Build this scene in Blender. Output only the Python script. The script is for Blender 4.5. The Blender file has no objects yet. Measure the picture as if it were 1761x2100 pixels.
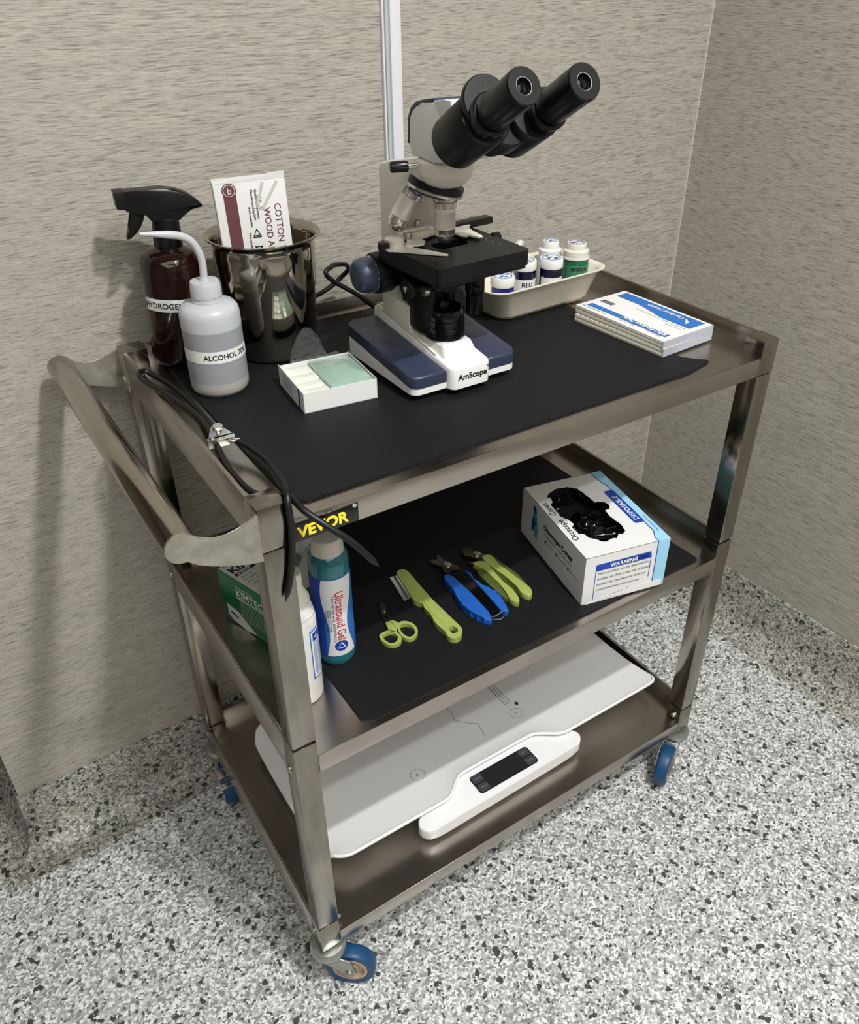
import bpy, bmesh, math, random
from mathutils import Vector, Matrix, noise
random.seed(7)
S = bpy.context.scene
COL = S.collection
PI = math.pi

# ------------------------------------------------------------------ camera
cam_d = bpy.data.cameras.new('camera')
cam = bpy.data.objects.new('camera', cam_d)
COL.objects.link(cam)
CAMR = ((0.829790, -0.558060, 0.004164), (-0.303156, -0.457008, -0.836206), (0.468556, 0.692613, -0.548400))
CAMC = Vector((-0.20623, -0.62222, 1.29613))
rx, ry, rz = (Vector(v) for v in CAMR)
cam.matrix_world = Matrix(((rx.x, -ry.x, -rz.x, CAMC.x), (rx.y, -ry.y, -rz.y, CAMC.y), (rx.z, -ry.z, -rz.z, CAMC.z), (0, 0, 0, 1)))
cam_d.sensor_fit = 'HORIZONTAL'
cam_d.sensor_width = 36
cam_d.lens = 36 * 1698.2 / 1761
cam_d.shift_x = -41.0 / 1761
cam_d.shift_y = -32.8 / 1761
cam_d.clip_start = 0.02
S.camera = cam

# ------------------------------------------------------------------ light, exposure
S.view_settings.view_transform = 'Standard'
S.view_settings.look = 'None'
S.view_settings.gamma = 1
S.view_settings.use_curve_mapping = False
S.view_settings.exposure = -0.03
w = bpy.data.worlds.new('world'); S.world = w; w.use_nodes = True
w.node_tree.nodes['Background'].inputs[0].default_value = (0.80, 0.82, 0.80, 1)
w.node_tree.nodes['Background'].inputs[1].default_value = 0.25

def area(name, loc, sx, sy, power, color=(1, 1, 1), rot=(0, 0, 0)):
    l = bpy.data.lights.new(name, 'AREA'); l.shape = 'RECTANGLE'; l.size = sx; l.size_y = sy
    l.energy = power; l.color = color
    o = bpy.data.objects.new(name, l); o.location = loc; o.rotation_euler = rot
    COL.objects.link(o); return o
area('ceiling_lamp', (0.40, -0.87, 2.49), 0.09, 0.05, 38, (0.985, 1.0, 0.985))
area('ceiling_lamp', (0.35, -1.32, 2.49), 0.07, 0.07, 17, (0.985, 1.0, 0.985))
area('added_fill_panel', (-0.5, -1.7, 2.48), 2.6, 2.2, 50, (0.985, 1.0, 0.985))  # added soft fill to lift the shadows, no fixture of the room

# ------------------------------------------------------------------ materials
def lin(c):
    return tuple(((v / 255) / 12.92 if v / 255 <= 0.04045 else ((v / 255 + 0.055) / 1.055) ** 2.4) for v in c)
def pm(name, rgb, rough=0.5, metal=0.0, spec=0.5, bump=0, bscale=200, var=0, vscale=20, trans=0, ior=1.45, coat=0, alpha=1, sss=0, bstretch=(1, 1, 1)):
    m = bpy.data.materials.new(name); m.use_nodes = True
    nt = m.node_tree; b = nt.nodes['Principled BSDF']
    c = (*lin(rgb), 1)
    b.inputs['Base Color'].default_value = c
    b.inputs['Roughness'].default_value = rough
    b.inputs['Metallic'].default_value = metal
    b.inputs['Specular IOR Level'].default_value = spec
    b.inputs['Transmission Weight'].default_value = trans
    b.inputs['IOR'].default_value = ior
    b.inputs['Coat Weight'].default_value = coat
    b.inputs['Alpha'].default_value = alpha
    if sss:
        b.inputs['Subsurface Weight'].default_value = sss
        b.inputs['Subsurface Scale'].default_value = 0.01
    tc = nt.nodes.new('ShaderNodeTexCoord')
    mp = nt.nodes.new('ShaderNodeMapping'); mp.inputs['Scale'].default_value = bstretch
    nt.links.new(tc.outputs['Object'], mp.inputs[0])
    if var:
        n = nt.nodes.new('ShaderNodeTexNoise'); n.inputs['Scale'].default_value = vscale; n.inputs['Detail'].default_value = 4
        nt.links.new(mp.outputs[0], n.inputs['Vector'])
        r = nt.nodes.new('ShaderNodeValToRGB')
        r.color_ramp.elements[0].position = 0.3; r.color_ramp.elements[1].position = 0.7
        r.color_ramp.elements[0].color = (*(v * (1 - var) for v in c[:3]), 1)
        r.color_ramp.elements[1].color = (*(min(1, v * (1 + var)) for v in c[:3]), 1)
        nt.links.new(n.outputs['Fac'], r.inputs[0]); nt.links.new(r.outputs[0], b.inputs['Base Color'])
        mr = nt.nodes.new('ShaderNodeMapRange')
        mr.inputs['To Min'].default_value = max(0, rough - var * 0.35); mr.inputs['To Max'].default_value = rough + var * 0.35
        nt.links.new(n.outputs['Fac'], mr.inputs[0]); nt.links.new(mr.outputs[0], b.inputs['Roughness'])
    if bump:
        n = nt.nodes.new('ShaderNodeTexNoise'); n.inputs['Scale'].default_value = bscale; n.inputs['Detail'].default_value = 3
        nt.links.new(mp.outputs[0], n.inputs['Vector'])
        bp = nt.nodes.new('ShaderNodeBump'); bp.inputs['Strength'].default_value = bump; bp.inputs['Distance'].default_value = 0.001
        nt.links.new(n.outputs['Fac'], bp.inputs['Height']); nt.links.new(bp.outputs[0], b.inputs['Normal'])
    return m

def wallpaper():
    m = bpy.data.materials.new('wallpaper'); m.use_nodes = True
    nt = m.node_tree; b = nt.nodes['Principled BSDF']; L = nt.links
    tc = nt.nodes.new('ShaderNodeTexCoord')
    warp = nt.nodes.new('ShaderNodeTexNoise'); warp.inputs['Scale'].default_value = 9; warp.inputs['Detail'].default_value = 2
    L.new(tc.outputs['Object'], warp.inputs['Vector'])
    sub = nt.nodes.new('ShaderNodeVectorMath'); sub.operation = 'MULTIPLY_ADD'
    sub.inputs[1].default_value = (0, 0, 0.006)
    L.new(warp.outputs['Color'], sub.inputs[0]); L.new(tc.outputs['Object'], sub.inputs[2])
    def streak(sc, det, x):
        mp = nt.nodes.new('ShaderNodeMapping'); mp.inputs['Scale'].default_value = sc
        mp.inputs['Location'].default_value = (x, x, x)
        L.new(sub.outputs[0], mp.inputs[0])
        n = nt.nodes.new('ShaderNodeTexNoise'); n.inputs['Scale'].default_value = 1; n.inputs['Detail'].default_value = det
        n.inputs['Roughness'].default_value = 0.6
        L.new(mp.outputs[0], n.inputs['Vector']); return n
    s1 = streak((40, 40, 620), 3, 0); s2 = streak((90, 90, 950), 2, 5); s3 = streak((9, 9, 70), 3, 9)
    r1 = nt.nodes.new('ShaderNodeValToRGB'); e = r1.color_ramp.elements
    e[0].position = 0.30; e[0].color = (*lin((116, 112, 103)), 1)
    e[1].position = 0.47; e[1].color = (*lin((164, 159, 149)), 1)
    x = r1.color_ramp.elements.new(0.75); x.color = (*lin((178, 174, 164)), 1)
    L.new(s1.outputs['Fac'], r1.inputs[0])
    r2 = nt.nodes.new('ShaderNodeValToRGB'); e = r2.color_ramp.elements
    e[0].position = 0.3; e[0].color = (0.86, 0.86, 0.86, 1); e[1].position = 0.65; e[1].color = (1.08, 1.08, 1.07, 1)
    L.new(s2.outputs['Fac'], r2.inputs[0])
    r3 = nt.nodes.new('ShaderNodeValToRGB'); e = r3.color_ramp.elements
    e[0].position = 0.35; e[0].color = (0.93, 0.93, 0.93, 1); e[1].position = 0.65; e[1].color = (1.04, 1.03, 1.02, 1)
    L.new(s3.outputs['Fac'], r3.inputs[0])
    def mul(a, c):
        mx = nt.nodes.new('ShaderNodeMix'); mx.data_type = 'RGBA'; mx.blend_type = 'MULTIPLY'; mx.inputs['Factor'].default_value = 1
        L.new(a, mx.inputs['A']); L.new(c, mx.inputs['B']); return mx.outputs['Result']
    L.new(mul(mul(r1.outputs[0], r2.outputs[0]), r3.outputs[0]), b.inputs['Base Color'])
    b.inputs['Roughness'].default_value = 0.62; b.inputs['Specular IOR Level'].default_value = 0.35
    bp = nt.nodes.new('ShaderNodeBump'); bp.inputs['Strength'].default_value = 0.35; bp.inputs['Distance'].default_value = 0.0015
    L.new(s1.outputs['Fac'], bp.inputs['Height']); L.new(bp.outputs[0], b.inputs['Normal'])
    return m

def terrazzo(name='terrazzo', gain=(1.0, 1.0, 1.0)):
    m = bpy.data.materials.new(name); m.use_nodes = True
    nt = m.node_tree; b = nt.nodes['Principled BSDF']; L = nt.links
    tc = nt.nodes.new('ShaderNodeTexCoord')
    wn = nt.nodes.new('ShaderNodeTexNoise'); wn.inputs['Scale'].default_value = 260; wn.inputs['Detail'].default_value = 1
    L.new(tc.outputs['Object'], wn.inputs['Vector'])
    ma = nt.nodes.new('ShaderNodeVectorMath'); ma.operation = 'MULTIPLY_ADD'; ma.inputs[1].default_value = (0.004,) * 3
    L.new(wn.outputs['Color'], ma.inputs[0]); L.new(tc.outputs['Object'], ma.inputs[2])
    def vor(sc):
        v = nt.nodes.new('ShaderNodeTexVoronoi'); v.inputs['Scale'].default_value = sc
        L.new(ma.outputs[0], v.inputs['Vector'])
        s = nt.nodes.new('ShaderNodeSeparateColor'); L.new(v.outputs['Color'], s.inputs[0]); return s
    v1 = vor(290); v2 = vor(145)
    r1 = nt.nodes.new('ShaderNodeValToRGB'); r1.color_ramp.interpolation = 'CONSTANT'
    cols = [(0, (80, 82, 82)), (0.05, (130, 131, 130)), (0.22, (164, 164, 162)), (0.50, (190, 190, 188)), (0.74, (224, 224, 222))]
    r1.color_ramp.elements[0].position = 0; r1.color_ramp.elements[0].color = (*lin(cols[0][1]), 1)
    r1.color_ramp.elements[1].position = cols[1][0]; r1.color_ramp.elements[1].color = (*lin(cols[1][1]), 1)
    for p, c in cols[2:]:
        x = r1.color_ramp.elements.new(p); x.color = (*lin(c), 1)
    L.new(v1.outputs[0], r1.inputs[0])
    r2 = nt.nodes.new('ShaderNodeValToRGB'); r2.color_ramp.interpolation = 'CONSTANT'
    r2.color_ramp.elements[0].color = (*lin((66, 68, 70)), 1)
    r2.color_ramp.elements[1].position = 0.05; r2.color_ramp.elements[1].color = (*lin((138, 138, 136)), 1)
    x = r2.color_ramp.elements.new(0.075); x.color = (0, 0, 0, 1)
    L.new(v2.outputs[1], r2.inputs[0])
    lt = nt.nodes.new('ShaderNodeMath'); lt.operation = 'LESS_THAN'; lt.inputs[1].default_value = 0.075
    L.new(v2.outputs[1], lt.inputs[0])
    mx = nt.nodes.new('ShaderNodeMix'); mx.data_type = 'RGBA'
    L.new(lt.outputs[0], mx.inputs['Factor']); L.new(r1.outputs[0], mx.inputs['A']); L.new(r2.outputs[0], mx.inputs['B'])
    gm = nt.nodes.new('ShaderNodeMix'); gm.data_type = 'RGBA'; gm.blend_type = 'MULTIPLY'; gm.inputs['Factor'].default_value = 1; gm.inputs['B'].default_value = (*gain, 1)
    L.new(mx.outputs['Result'], gm.inputs['A']); L.new(gm.outputs['Result'], b.inputs['Base Color'])
    b.inputs['Roughness'].default_value = 0.38; b.inputs['Specular IOR Level'].default_value = 0.4
    bp = nt.nodes.new('ShaderNodeBump'); bp.inputs['Strength'].default_value = 0.25; bp.inputs['Distance'].default_value = 0.001
    L.new(v1.outputs[0], bp.inputs['Height']); L.new(bp.outputs[0], b.inputs['Normal'])
    return m

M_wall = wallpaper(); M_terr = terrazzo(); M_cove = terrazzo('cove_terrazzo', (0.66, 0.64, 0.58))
M_ceil = pm('ceiling_paint', (190, 186, 178), 0.9)
M_far = pm('far_wall_paint', (142, 134, 124), 0.9)
M_steel = pm('stainless_steel', (176, 169, 161), 0.26, 1, var=0.10, vscale=14)
M_steelv = pm('stainless_steel_leg', (148, 142, 132), 0.17, 1, var=0.18, vscale=18, bstretch=(3, 3, 1))
M_tube = pm('steel_tube', (176, 168, 156), 0.16, 1, var=0.08, vscale=10)
M_cast = pm('weathered_steel', (172, 168, 156), 0.45, 0.85, var=0.2, vscale=60, bump=0.2, bscale=150)
M_chrome = pm('chrome', (214, 212, 206), 0.16, 0.9)
M_pot = pm('polished_steel', (176, 170, 158), 0.07, 1, var=0.03, vscale=8)
M_zinc = pm('zinc', (170, 172, 168), 0.35, 0.9, var=0.12, vscale=90)
M_blackgap = pm('dark_gap', (14, 12, 10), 0.8)
M_mat = pm('black_mat', (18, 18, 20), 0.6, spec=0.28, bump=0.25, bscale=700, var=0.1, vscale=90)
M_rubber = pm('black_rubber', (15, 15, 16), 0.42, spec=0.45)
M_black = pm('black_plastic', (9, 9, 10), 0.34, spec=0.4)
M_blackm = pm('black_enamel', (11, 11, 12), 0.42, spec=0.4, bump=0.06, bscale=900)
M_blackg = pm('glossy_black', (8, 8, 9), 0.12, spec=0.6)
M_glass = pm('lens_glass', (8, 9, 11), 0.03, spec=0.25)
M_white = pm('white_plastic', (220, 219, 217), 0.32)
M_cream = pm('cream_enamel', (222, 217, 205), 0.35)
M_navy = pm('navy_plastic', (46, 52, 72), 0.38)
M_navyk = pm('slate_blue_plastic', (54, 62, 78), 0.35)
M_satin = pm('satin_aluminium', (226, 222, 210), 0.33, 0.35)
M_steelclip = pm('brushed_steel', (150, 148, 142), 0.35, 1)
M_paper = pm('white_card', (218, 216, 214), 0.6)
M_pages = pm('paper_pages', (214, 210, 196), 0.8, bump=0.6, bscale=400, bstretch=(0.2, 0.2, 6))
M_ink = pm('black_ink', (28, 28, 32), 0.6)
M_grey = pm('grey_ink', (120, 122, 128), 0.6)
M_blue = pm('print_blue', (38, 104, 178), 0.5)
M_dblue = pm('print_deep_blue', (14, 62, 160), 0.5)
M_lblue = pm('print_pale_blue', (150, 200, 228), 0.5)
M_red = pm('print_red', (190, 50, 60), 0.5)
M_maroon = pm('print_maroon', (104, 62, 68), 0.5)
M_label = pm('label_white', (220, 219, 217), 0.45)
M_yellow = pm('print_yellow', (240, 218, 40), 0.4)
M_tray = pm('cream_melamine', (222, 215, 197), 0.35, var=0.04, vscale=30)
M_lime = pm('lime_plastic', (152, 163, 84), 0.38)
M_olive = pm('olive_grip', (74, 84, 40), 0.5)
M_bluep = pm('blue_grip', (28, 88, 172), 0.42)
M_blade = pm('blade_steel', (120, 116, 108), 0.3, 1)
M_amber = pm('amber_plastic', (26, 9, 7), 0.08, spec=0.55)
M_ldpe = pm('frosted_plastic', (180, 182, 186), 0.35, sss=0.3)
M_ldpeb = pm('frosted_plastic_liquid', (146, 147, 152), 0.32, sss=0.3)
M_ldpec = pm('frosted_plastic_base', (166, 163, 157), 0.35, sss=0.3)
M_gel = pm('teal_gel', (38, 108, 118), 0.12, spec=0.5, coat=0.4)
M_capw = pm('cap_white', (208, 205, 194), 0.4)
M_kim = pm('carton_green', (6, 104, 62), 0.35)
M_kimt = pm('carton_grey', (196, 196, 190), 0.45)
M_tissue = pm('tissue', (225, 226, 222), 0.9)
M_slide = pm('green_glass_stack', (144, 172, 158), 0.12, coat=0.6)
M_slidep = pm('pale_paper_wrap', (224, 228, 214), 0.25)
M_stainblue = pm('stain_blue', (14, 20, 120), 0.08, coat=0.6)
M_stainnavy = pm('stain_navy', (10, 12, 44), 0.08, coat=0.6)
M_green = pm('stain_green', (14, 92, 58), 0.3)
M_scale = pm('scale_white', (228, 227, 227), 0.3)
M_disp = pm('display_black', (34, 36, 38), 0.25)
M_dispk = pm('button_grey', (58, 60, 62), 0.4)
M_tyre = pm('blue_tyre', (18, 68, 108), 0.42)
M_hub = pm('tan_hub', (188, 160, 134), 0.5)
M_pvc = pm('raceway_pvc', (214, 214, 219), 0.4)
M_pvcs = pm('raceway_grey', (176, 180, 180), 0.4)
def film_mat():
    m = bpy.data.materials.new('clear_film'); m.use_nodes = True
    nt = m.node_tree; b = nt.nodes['Principled BSDF']
    b.inputs['Base Color'].default_value = (0.9, 0.92, 0.92, 1); b.inputs['Roughness'].default_value = 0.12
    b.inputs['Alpha'].default_value = 0.09; b.inputs['Specular IOR Level'].default_value = 1.0
    n = nt.nodes.new('ShaderNodeTexNoise'); n.inputs['Scale'].default_value = 90
    bp = nt.nodes.new('ShaderNodeBump'); bp.inputs['Strength'].default_value = 0.8; bp.inputs['Distance'].default_value = 0.004
    nt.links.new(n.outputs['Fac'], bp.inputs['Height']); nt.links.new(bp.outputs[0], b.inputs['Normal'])
    return m
M_film = film_mat()
M_clear = pm('clear_plastic', (225, 228, 226), 0.15, alpha=0.5, spec=0.8)

# ------------------------------------------------------------------ mesh helpers
def ortho(d):
    d = d.normalized(); a = Vector((0, 0, 1)) if abs(d.z) < 0.9 else Vector((1, 0, 0))
    x = a.cross(d).normalized(); return x, d.cross(x), d
def frame(o, x, y):
    x = Vector(x).normalized(); y = Vector(y); z = x.cross(y).normalized(); y = z.cross(x)
    return Matrix(((x.x, y.x, z.x, o[0]), (x.y, y.y, z.y, o[1]), (x.z, y.z, z.z, o[2]), (0, 0, 0, 1)))
def rotz(a, c=(0, 0)):
    return Matrix.Translation((c[0], c[1], 0)) @ Matrix.Rotation(a, 4, 'Z') @ Matrix.Translation((-c[0], -c[1], 0))
class MB:
    def __init__(s):
        s.bm = bmesh.new(); s.mi = 0; s.ly = s.bm.faces.layers.int.new('done')
    def _fin(s, vs, M):
        if M is not None:
            for v in vs: v.co = M @ v.co
    def _mi(s, n0):
        ly = s.bm.faces.layers.int['done']
        for f in s.bm.faces:
            if not f[ly]: f.material_index = s.mi; f[ly] = 1
    def box(s, x0, x1, y0, y1, z0, z1, bev=0, M=None, seg=2):
        n0 = len(s.bm.faces)
        vs = [s.bm.verts.new((x, y, z)) for z in (z0, z1) for y in (y0, y1) for x in (x0, x1)]
        F = [(0, 2, 3, 1), (4, 5, 7, 6), (0, 1, 5, 4), (2, 6, 7, 3), (0, 4, 6, 2), (1, 3, 7, 5)]
        fs = [s.bm.faces.new([vs[i] for i in f]) for f in F]
        if bev:
            es = list({e for f in fs for e in f.edges})
            r = bmesh.ops.bevel(s.bm, geom=es, offset=bev, segments=seg, affect='EDGES', profile=0.5)
            vs = list({v for f in r['faces'] for v in f.verts} | {v for v in vs if v.is_valid})
        s._fin(vs, M); s._mi(n0); return s
    def prism(s, poly, z0, z1, bev=0, M=None, holes=(), seg=2):
        n0 = len(s.bm.faces)
        if holes:
            loops = [list(poly)] + [list(h) for h in holes]
            allv = []
            edges0 = []
            rings = []
            for lp in loops:
                v0 = [s.bm.verts.new((p[0], p[1], z0)) for p in lp]; v1 = [s.bm.verts.new((p[0], p[1], z1)) for p in lp]
                allv += v0 + v1; rings.append((v0, v1))
                n = len(lp)
                for i in range(n):
                    j = (i + 1) % n; s.bm.faces.new((v0[i], v0[j], v1[j], v1[i]))
            for k in (0, 1):
                es = []
                for r in rings:
                    n = len(r[k])
                    for i in range(n):
                        e = s.bm.edges.get((r[k][i], r[k][(i + 1) % n])) or s.bm.edges.new((r[k][i], r[k][(i + 1) % n]))
                        es.append(e)
                bmesh.ops.triangle_fill(s.bm, edges=es, use_beauty=True)
            s._fin(allv, M); s._mi(n0)
            return s
        v0 = [s.bm.verts.new((p[0], p[1], z0)) for p in poly]; v1 = [s.bm.verts.new((p[0], p[1], z1)) for p in poly]
        n = len(poly); fs = []
        for i in range(n):
            j = (i + 1) % n; fs.append(s.bm.faces.new((v0[i], v0[j], v1[j], v1[i])))
        fb = s.bm.faces.new(v0[::-1]); ft = s.bm.faces.new(v1)
        vs = v0 + v1
        if bev:
            es = list(ft.edges) + list(fb.edges)
            r = bmesh.ops.bevel(s.bm, geom=es, offset=bev, segments=seg, affect='EDGES', profile=0.5)
            vs = list({v for f in r['faces'] for v in f.verts} | {v for v in vs if v.is_valid})
        s._fin(vs, M); s._mi(n0); return s
    def lathe(s, prof, M=None, seg=40, c=(0, 0), cap=True, ribs=None):
        n0 = len(s.bm.faces); rings = []; allv = []
        for k, (r, z) in enumerate(prof):
            ring = []
            for i in range(seg):
                a = 2 * PI * i / seg; rr = r
                if ribs and k in ribs[0]: rr = r - (ribs[1] if i % 2 else 0)
                ring.append(s.bm.verts.new((c[0] + rr * math.cos(a), c[1] + rr * math.sin(a), z)))
            rings.append(ring); allv += ring
        for a, b in zip(rings, rings[1:]):
            for i in range(seg):
                j = (i + 1) % seg; s.bm.faces.new((a[i], a[j], b[j], b[i]))
        if cap and tuple(prof[0]) != tuple(prof[-1]):
            if prof[0][0] > 1e-6: s.bm.faces.new(rings[0][::-1])
            if prof[-1][0] > 1e-6: s.bm.faces.new(rings[-1])
        s._fin(allv, M); s._mi(n0); return s
    def cyl(s, p0, p1, r, r1=None, seg=32, bev=0, ribs=0):
        p0 = Vector(p0); p1 = Vector(p1); x, y, d = ortho(p1 - p0); h = (p1 - p0).length
        r1 = r if r1 is None else r1
        M = Matrix(((x.x, y.x, d.x, p0.x), (x.y, y.y, d.y, p0.y), (x.z, y.z, d.z, p0.z), (0, 0, 0, 1)))
        if bev: prof = [(r - bev, 0), (r - bev * .3, bev * .3), (r, bev), (r1, h - bev), (r1 - bev * .3, h - bev * .3), (r1 - bev, h)]
        else: prof = [(r, 0), (r1, h)]
        return s.lathe(prof, M, seg, ribs=(range(len(prof)), ribs) if ribs else None)
    def axis(s, prof, p0, d, seg=40, ribs=None):
        p0 = Vector(p0); x, y, d = ortho(Vector(d))
        M = Matrix(((x.x, y.x, d.x, p0.x), (x.y, y.y, d.y, p0.y), (x.z, y.z, d.z, p0.z), (0, 0, 0, 1)))
        return s.lathe(prof, M, seg, ribs=ribs)
    def tube(s, pts, r, seg=12, smooth=4, tip=0, tip0=0, M=None):
        n0 = len(s.bm.faces)
        P = [Vector(p) for p in pts]
        if smooth > 1 and len(P) > 2:
            Q = []
            for i in range(len(P) - 1):
                a = P[max(i - 1, 0)]; b = P[i]; c = P[i + 1]; d = P[min(i + 2, len(P) - 1)]
                for k in range(smooth):
                    t = k / smooth
                    Q.append(0.5 * ((2 * b) + (c - a) * t + (2 * a - 5 * b + 4 * c - d) * t * t + (3 * b - a - 3 * c + d) * t ** 3))
            Q.append(P[-1]); P = Q
        T = [(P[min(i + 1, len(P) - 1)] - P[max(i - 1, 0)]).normalized() for i in range(len(P))]
        x = ortho(T[0])[0]; rings = []; allv = []
        L = [0]
        for i in range(1, len(P)): L.append(L[-1] + (P[i] - P[i - 1]).length)
        for i, (p, t) in enumerate(zip(P, T)):
            x = (x - t * x.dot(t)).normalized(); y = t.cross(x)
            rr = r(L[i] / L[-1]) if callable(r) else r
            if tip and L[-1] - L[i] < tip: rr = max(rr * (L[-1] - L[i]) / tip, 0.0004)
            if tip0 and L[i] < tip0: rr = max(rr * L[i] / tip0, 0.0004)
            ring = [s.bm.verts.new(p + (x * math.cos(2 * PI * k / seg) + y * math.sin(2 * PI * k / seg)) * rr) for k in range(seg)]
            rings.append(ring); allv += ring
        for a, b in zip(rings, rings[1:]):
            for i in range(seg):
                j = (i + 1) % seg; s.bm.faces.new((a[i], a[j], b[j], b[i]))
        s.bm.faces.new(rings[0][::-1]); s.bm.faces.new(rings[-1])
        s._fin(allv, M); s._mi(n0); return s
    def grid(s, f, nu, nv, M=None):
        n0 = len(s.bm.faces)
        G = [[s.bm.verts.new(f(i / nu, j / nv)) for j in range(nv + 1)] for i in range(nu + 1)]
        for i in range(nu):
            for j in range(nv):
                s.bm.faces.new((G[i][j], G[i + 1][j], G[i + 1][j + 1], G[i][j + 1]))
        s._fin([v for r in G for v in r], M); s._mi(n0); return s
    def text(s, txt, size, M, align='LEFT', wrap=None, bold=0, xs=1.0, ext=0.0002, spacing=1.0):
        cu = bpy.data.curves.new('txt', 'FONT'); cu.body = txt; cu.size = size; cu.align_x = align; cu.resolution_u = 3
        cu.extrude = ext; cu.offset = bold; cu.space_character = spacing
        o = bpy.data.objects.new('txt', cu); COL.objects.link(o)
        dg = bpy.context.evaluated_depsgraph_get(); dg.update()
        me = bpy.data.meshes.new_from_object(o.evaluated_get(dg))
        n0 = len(s.bm.faces); k0 = len(s.bm.verts)
        if wrap:
            tb = bmesh.new(); tb.from_mesh(me); ax = 1 if wrap.__defaults__ else 0
            lo = min(v.co[ax] for v in tb.verts); hi = max(v.co[ax] for v in tb.verts)
            q = lo + .0025
            while q < hi:
                no = (0, 1, 0) if ax else (1, 0, 0)
                bmesh.ops.bisect_plane(tb, geom=tb.verts[:] + tb.edges[:] + tb.faces[:], plane_co=tuple(q * n for n in no), plane_no=no)
                q += .0025
            tb.to_mesh(me); tb.free()
        s.bm.from_mesh(me); s.bm.verts.ensure_lookup_table()
        vs = s.bm.verts[k0:]
        for v in vs:
            v.co.x *= xs
            if wrap: v.co = Vector(wrap(v.co.x, v.co.y, v.co.z))
        if not wrap: s._fin(vs, M)
        s._mi(n0)
        bpy.data.objects.remove(o); bpy.data.curves.remove(cu); bpy.data.meshes.remove(me)
        return s

def root(name, loc, label, cat, group=None, rz=0):
    o = bpy.data.objects.new(name, None); COL.objects.link(o)
    o.empty_display_size = 0.02
    o.location = loc; o.rotation_euler = (0, 0, rz)
    o['label'] = label; o['category'] = cat
    if group: o['group'] = group
    o['_w'] = 0
    del o['_w']
    return o
def rootM(o):
    while o.parent: o = o.parent
    return Matrix.Translation(o.location) @ o.rotation_euler.to_matrix().to_4x4()
def obj(name, mb, mats, parent=None, world=True, angle=35, label=None):
    bm = mb.bm if isinstance(mb, MB) else mb
    bmesh.ops.recalc_face_normals(bm, faces=bm.faces)
    if parent is not None and world:
        bm.transform(rootM(parent).inverted())
    me = bpy.data.meshes.new(name); bm.to_mesh(me); bm.free()
    for m in (mats if isinstance(mats, (list, tuple)) else [mats]): me.materials.append(m)
    if angle is not None:
        me.shade_smooth(); me.set_sharp_from_angle(angle=math.radians(angle))
    o = bpy.data.objects.new(name, me); COL.objects.link(o)
    if parent is not None: o.parent = parent
    if label: o['label'] = label
    return o
def tag(o, label, cat, group=None):
    o['label'] = label; o['category'] = cat
    if group: o['group'] = group
    return o
def struct(name, mb, mats, angle=35):
    o = obj(name, mb, mats, angle=angle); o['kind'] = 'structure'; return o
def rrect(x0, x1, y0, y1, r, n=6):
    P = []
    for cx, cy, a0 in ((x1 - r, y1 - r, 0), (x0 + r, y1 - r, 90), (x0 + r, y0 + r, 180), (x1 - r, y0 + r, 270)):
        for k in range(n + 1):
            a = math.radians(a0 + 90 * k / n); P.append((cx + r * math.cos(a), cy + r * math.sin(a)))
    return P
def circ(cx, cy, r, n=24, ry=None):
    return [(cx + r * math.cos(2 * PI * k / n), cy + (ry or r) * math.sin(2 * PI * k / n)) for k in range(n)]
def smooth2(P, k=3):
    n = len(P); Q = []
    for i in range(n):
        a, b, c, d = (Vector(P[(i + j) % n]) for j in (-1, 0, 1, 2))
        for q in range(k):
            t = q / k
            v = 0.5 * ((2 * b) + (c - a) * t + (2 * a - 5 * b + 4 * c - d) * t * t + (3 * b - a - 3 * c + d) * t ** 3)
            Q.append((v.x, v.y))
    return Q
YZ = lambda x0: Matrix(((0, 0, 1, x0), (1, 0, 0, 0), (0, 1, 0, 0), (0, 0, 0, 1)))      # polygon (y,z) extruded along +x from x0
XZ = lambda y0: Matrix(((1, 0, 0, 0), (0, 0, 1, y0), (0, 1, 0, 0), (0, 0, 0, 1)))      # polygon (x,z) extruded along +y

# ------------------------------------------------------------------ room
RA = math.radians(1.9)
RM = Matrix.Translation((1.145, 0.541, 0)) @ Matrix.Rotation(RA, 4, 'Z')     # room frame: origin at the corner, x along back wall
XL = -1.452     # left end of the back wall in room frame
m = MB(); m.box(-4.2, 0.1, -3.4, 1.6, -0.05, 0, M=RM); struct('floor', m, M_terr)
m = MB(); m.box(-4.2, 0.1, -3.4, 1.6, 2.5, 2.55, M=RM); struct('ceiling', m, M_ceil)
m = MB(); m.box(XL, 0.0, 0, 0.1, 0.128, 2.5, M=RM); struct('wall_back', m, M_wall)
m = MB(); m.box(0, 0.1, -3.4, 0.1, 0.128, 2.5, M=RM); struct('wall_right', m, M_wall)
m = MB(); m.box(XL + 0.0, XL + 0.1, 0.1, 1.6, 0.128, 2.5, M=RM); struct('wall_return', m, M_wall)
m = MB(); m.box(-4.2, 0.1, -3.5, -3.4, 0, 2.5, M=RM); struct('wall_front', m, M_far)
m = MB(); m.box(-4.3, -4.2, -3.4, 1.6, 0, 2.5, M=RM); struct('wall_left', m, M_far)
m = MB(); m.box(-4.2, XL + 0.1, 1.6, 1.7, 0, 2.5, M=RM); struct('wall_far', m, M_far)
cove = [(0.0, 0.13), (0.0035, 0.130), (0.0045, 0.127), (0.0045, 0.06), (0.008, 0.035), (0.017, 0.017), (0.031, 0.006), (0.048, 0.0012), (0.066, 0.0004)]
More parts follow.
